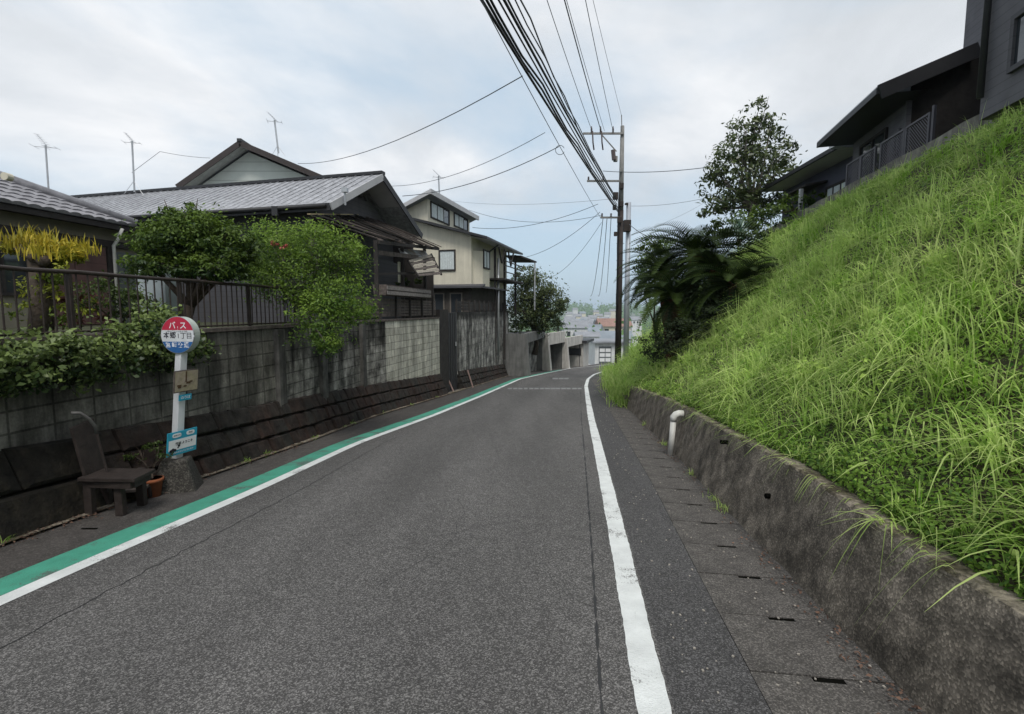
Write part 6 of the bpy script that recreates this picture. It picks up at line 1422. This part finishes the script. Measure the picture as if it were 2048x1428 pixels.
# ------------------------------------------------------------------ garages down the road
def garages():
    def fr(px, py): return gnd(px, py)
    S = [dict(a=(1052, 752), b=(1092, 741), pil=(1054, 1064), lab='weathered first garage with a stained parapet, nearest the round tree', m=M['concrete_dk'], top=668, lint=688),
         dict(a=(1094, 741), b=(1131, 737), pil=(1094, 1107), lab='middle concrete garage with a pale tapered pillar', m=M['concrete'], top=667, lint=691),
         dict(a=(1132, 737), b=(1166, 733), pil=(1132, 1143), lab='farthest concrete garage of the three with a grey parapet', m=M['concrete'], top=676, lint=695)]
    for s in S:
        A, B = fr(*s['a']), fr(*s['b']); d = (V3((B.x, B.y, 0)) - V3((A.x, A.y, 0))); L_ = d.length; d.normalize(); n = V3((-d.y, d.x, 0))   # n away from road
        if n.x > 0: n = -n
        o = V3((A.x, A.y, 0)); g = min(A.z, B.z) - .2; zt = at(s['a'][0], s['top'], A.y).z; zl = at(s['a'][0], s['lint'], A.y).z
        r = root('garage', (A.x, A.y, g), s['lab'], 'garage'); m = s['m']; ww = .35
        mb = MB(); P = [W_(o, d, n, 0, -.35, g), W_(o, d, n, ww, -.35, g), W_(o, d, n, ww, 5, g), W_(o, d, n, 0, 5, g), W_(o, d, n, 0, 0, zt), W_(o, d, n, ww, 0, zt), W_(o, d, n, ww, 5, zt), W_(o, d, n, 0, 5, zt)]
        mb.hexa(P); mb.build('side_wall', m, r)
        MB().frame_box(o, d, n, ww + .002, L_ - .03, .05, .3, zl, zt - .003).build('parapet', m, r)
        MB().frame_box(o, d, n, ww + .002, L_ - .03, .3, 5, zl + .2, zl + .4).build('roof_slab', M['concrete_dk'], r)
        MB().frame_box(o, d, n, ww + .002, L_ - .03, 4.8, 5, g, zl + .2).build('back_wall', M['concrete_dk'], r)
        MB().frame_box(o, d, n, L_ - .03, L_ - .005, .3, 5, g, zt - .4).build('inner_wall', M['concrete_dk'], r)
    # parking shed with a window
    A, B = fr(1166, 733), fr(1184, 730); d = unit(B.x - A.x, B.y - A.y); n = V3((-d.y, d.x, 0)); o = V3((A.x, A.y, 0)); L_ = 3.0; zt = at(1166, 686, A.y).z; g = A.z - .3
    if n.x > 0: n = -n
    r = root('garden_shed', (A.x, A.y, g), 'small grey shed with a dark window and black flat roof beyond the garages', 'shed')
    MB().frame_box(o, d, n, 0, L_, 0, 4, g, zt).build('wall', M['concrete'], r); MB().frame_box(o, d, n, -.3, L_ + .8, -.4, 4.2, zt, zt + .25).build('roof', M['fascia'], r)
    window(r, o, n, -d, .2, 1.4, at(1174, 711, A.y).z, at(1174, 697, A.y).z, panes=1, curtain=False)
    # pale shop-like house front at the far bend
    A = at(1196, 720, 64); zt = at(1196, 686, 64).z; r = root('white_house', (A.x + 1, A.y, A.z - .8), 'white house front with panelled gate at the bend of the road', 'house')
    o = V3((A.x - .4, A.y, 0)); X = V3((1, 0, 0)); Yv = V3((0, 1, 0)); MB().frame_box(o, X, Yv, 0, 4.2, 0, 6, A.z - 1, zt).build('wall', M['whitewall'], r)
    MB().frame_box(o, X, Yv, -.4, 4.6, -.5, 6.4, zt, zt + .22).build('roof', M['roof_grey'], r)
    for i in range(2):
        for j in range(3): MB().frame_box(o, X, -Yv, .6 + i * .75, 1.25 + i * .75, .0, .06, A.z - .2 + j * .62, A.z + .25 + j * .62).build('gate_panel', M['carwhite'], r)
    MB().frame_box(o, X, -Yv, .5, 2.1, 0, .02, A.z - .5, A.z + 1.75).build('gate', M['greydoor'], r)
    # rough retaining wall between the cream house wall and the garages
    ys = yrange(Y_E + .1, 41, .8); r = root('retaining_wall', (XWL(36) - .3, 37, rz(40)), 'rough streaked concrete wall just before the first garage', 'wall'); mb = MB(); ztop = at(1035, 674, 37).z
    stripwall(mb, lambda y: XWL(y) - .35, -.3, lambda y: rz(y) - .1, lambda y: ztop, ys); mb.build('concrete_face', M['wall_far'], r, uv=True)
    for k, y_ in enumerate((Y_E + 1.2, Y_E + 3.4)):
        x = XWL(y_); MB().hexa([V3((x - .02, y_, rz(y_) - .1)), V3((x + .12, y_ + .5, rz(y_) - .1)), V3((x - .4, y_ + .5, rz(y_) - .1)), V3((x - .4, y_, rz(y_) - .1)), V3((x - .3, y_, ztop - .2)), V3((x - .2, y_ + .4, ztop - .2)), V3((x - .4, y_ + .4, ztop - .2)), V3((x - .4, y_, ztop - .2))]).build('buttress', M['concrete_dk'], r)
garages()
# houses glimpsed beyond the garages
def small_house(px, py, Y, w, d, h, rise, wm, rm, label, yaw=0.0, win=True):
    p = at(px, py, Y); o = V3((p.x, p.y, 0)); U = V3((math.cos(yaw), math.sin(yaw), 0)); Vv = V3((-U.y, U.x, 0)); z0 = p.z
    gz = far_h(p.x, p.y); r = root('far_house', (p.x, p.y, min(gz, z0 - h)), label, 'house', 'houses in the valley beyond the road')
    MB().frame_box(o, U, Vv, -w / 2, w / 2, -d / 2, d / 2, min(gz, z0 - h), z0).build('wall', M[wm] if isinstance(wm, str) else wm, r)
    e = w * .06; mb = MB(); a, b, c = W_(o, U, Vv, -w / 2 - e, -d / 2 - e, z0), W_(o, U, Vv, w / 2 + e, -d / 2 - e, z0), W_(o, U, Vv, w / 2 + e, 0, z0 + rise); d_ = W_(o, U, Vv, -w / 2 - e, 0, z0 + rise)
    mb.face([a, b, c, d_]); a2, b2 = W_(o, U, Vv, -w / 2 - e, d / 2 + e, z0), W_(o, U, Vv, w / 2 + e, d / 2 + e, z0); mb.face([d_, c, b2, a2]); mb.face([a, d_, a2]); mb.face([b, b2, c]); mb.face([a, a2, b2, b]); mb.build('roof', M[rm], r)
    if win:
        for k in (-.3, .05, .3): MB().frame_box(o, U, -Vv, w * k - w * .07, w * k + w * .07, d / 2, d / 2 + .05 + Y * .0005, z0 - h * .5, z0 - h * .2).build('window', M['glass'], r)
small_house(1148, 655, 120, 5.5, 7, 4, 1.6, 'whitewall', 'roof_grey', 'white-walled house with a grey roof just above the far garage')
small_house(1173, 672, 90, 4, 4, 3, .8, 'whitewall', 'roof_grey', 'low pale house behind the small shed')
small_house(1226, 652, 170, 10, 9, 4, 2.6, 'cream', 'roof_red', 'house with an orange-red roof left of the utility pole')
small_house(1226, 676, 110, 7, 7, 3, 1.6, 'whitewall', 'roof_blue', 'house with a blue-grey roof below the orange-roofed house')
fh = [(1166, 655, 170, 'roof_grey', 'tiny house with white gable just above the black shed roof'), (1184, 662, 140, 'roof_blue', 'tiny white house above the white gate house'), (1155, 633, 480, 'roof_grey', 'distant white house left of centre in the valley woods'), (1208, 640, 360, 'roof_grey', 'distant pale house up and left of the orange roof'), (1192, 624, 950, 'roof_grey', 'white speck of a house under the skyline of the far hill'), (1225, 622, 1000, 'roof_grey', 'far speck of a house behind the utility pole'), (1143, 648, 210, 'roof_grey', 'small grey-roofed house beside the round tree'),
      (1140, 640, 300, 'roof_grey', 'first tiny grey-roofed house above the garages, in the valley'), (1160, 646, 240, 'roof_blue', 'tiny bluish-roofed house above the shed'), (1176, 650, 210, 'roof_grey', 'tiny white house over the shed roof'), (1190, 645, 260, 'roof_grey', 'tiny grey house in the middle of the valley'), (1205, 648, 190, 'roof_grey', 'tiny pale house left of the orange roof'),
      (1150, 619, 1100, 'roof_grey', 'large white block on the far hillside'), (1164, 627, 700, 'roof_blue', 'distant pale house at the foot of the hill'), (1198, 632, 600, 'roof_grey', 'distant house with a grey roof among the woods'), (1215, 628, 800, 'roof_grey', 'distant grey house near the utility pole'), (1138, 628, 650, 'roof_grey', 'distant white house next to the round tree'),
      (1270, 640, 300, 'roof_grey', 'tiny house just right of the steel pole'), (1184, 636, 420, 'roof_grey', 'distant white house halfway up the valley'), (1172, 640, 350, 'roof_grey', 'distant grey-roofed house a little left, halfway up the valley')]
for px, py, Y, rm, lb in fh: small_house(px, py, Y, .007 * Y + 4, 6, .004 * Y + 2.5, 1.6 + .002 * Y, random.choice(['whitewall', 'cream', 'whitewall']), rm, lb, yaw=random.uniform(-.4, .4), win=Y < 320)
def far_woods():
    P, T, S = [], [], []
    n = 42000; Y_ = 90 * np.exp(RNG.uniform(0, math.log(2600 / 90), n)); px = RNG.uniform(1040, 1330, n); X_ = (px - 1024) / F * Y_
    hh = np.array([far_h(a, b) for a, b in zip(X_, Y_)]); cl = fbm(X_ / Y_ * 60, np.log(Y_) * 4, 1.6, 8)
    keep = cl > -.12; X_, Y_, hh, cl = X_[keep], Y_[keep], hh[keep], cl[keep]; n = len(X_)
    s = .0042 * Y_ + .4; Z_ = hh + np.abs(RNG.normal(0, 1, n)) * (3.2 + Y_ * .0045)
    v, q = leaf_quads(np.stack([X_, Y_, Z_], 1), np.tile([0, -.6, .7], (n, 1)), s * RNG.uniform(.7, 1.4, n), s * .8, .5)
    stuff(np_mesh('far_woods', v, q, M['farwood'], None, np.clip(.5 + .35 * cl + RNG.normal(0, .2, n), 0, 1)), 'hazy green woods covering the far plain and hills', 'woods')
far_woods()
# ------------------------------------------------------------------ air
def haze(density=.00022):
    me = bpy.data.meshes.new('haze'); x, y0, y1, z0, z1 = 3050, -80, 3050, -60, 62
    v = [(a, b, c) for c in (z0, z1) for a, b in ((-x, y0), (x, y0), (x, y1), (-x, y1))]
    me.from_pydata(v, [], [(3, 2, 1, 0), (4, 5, 6, 7), (0, 1, 5, 4), (1, 2, 6, 5), (2, 3, 7, 6), (3, 0, 4, 7)]); o = bpy.data.objects.new('haze', me); COL.objects.link(o)
    m = bpy.data.materials.new('haze_air'); m.use_nodes = True; nt = m.node_tree; nt.nodes.remove(nt.nodes['Principled BSDF']); pv = nt.nodes.new('ShaderNodeVolumePrincipled')
    pv.inputs['Color'].default_value = (.80, .9, 1.0, 1); pv.inputs['Density'].default_value = density; nt.links.new(pv.outputs[0], nt.nodes['Material Output'].inputs['Volume']); me.materials.append(m)
    stuff(o, 'thin pale blue haze over the distant town', 'haze')
HAZE = True
if HAZE: haze()
for o in list(bpy.data.objects):
    if '_o' in o: del o['_o']
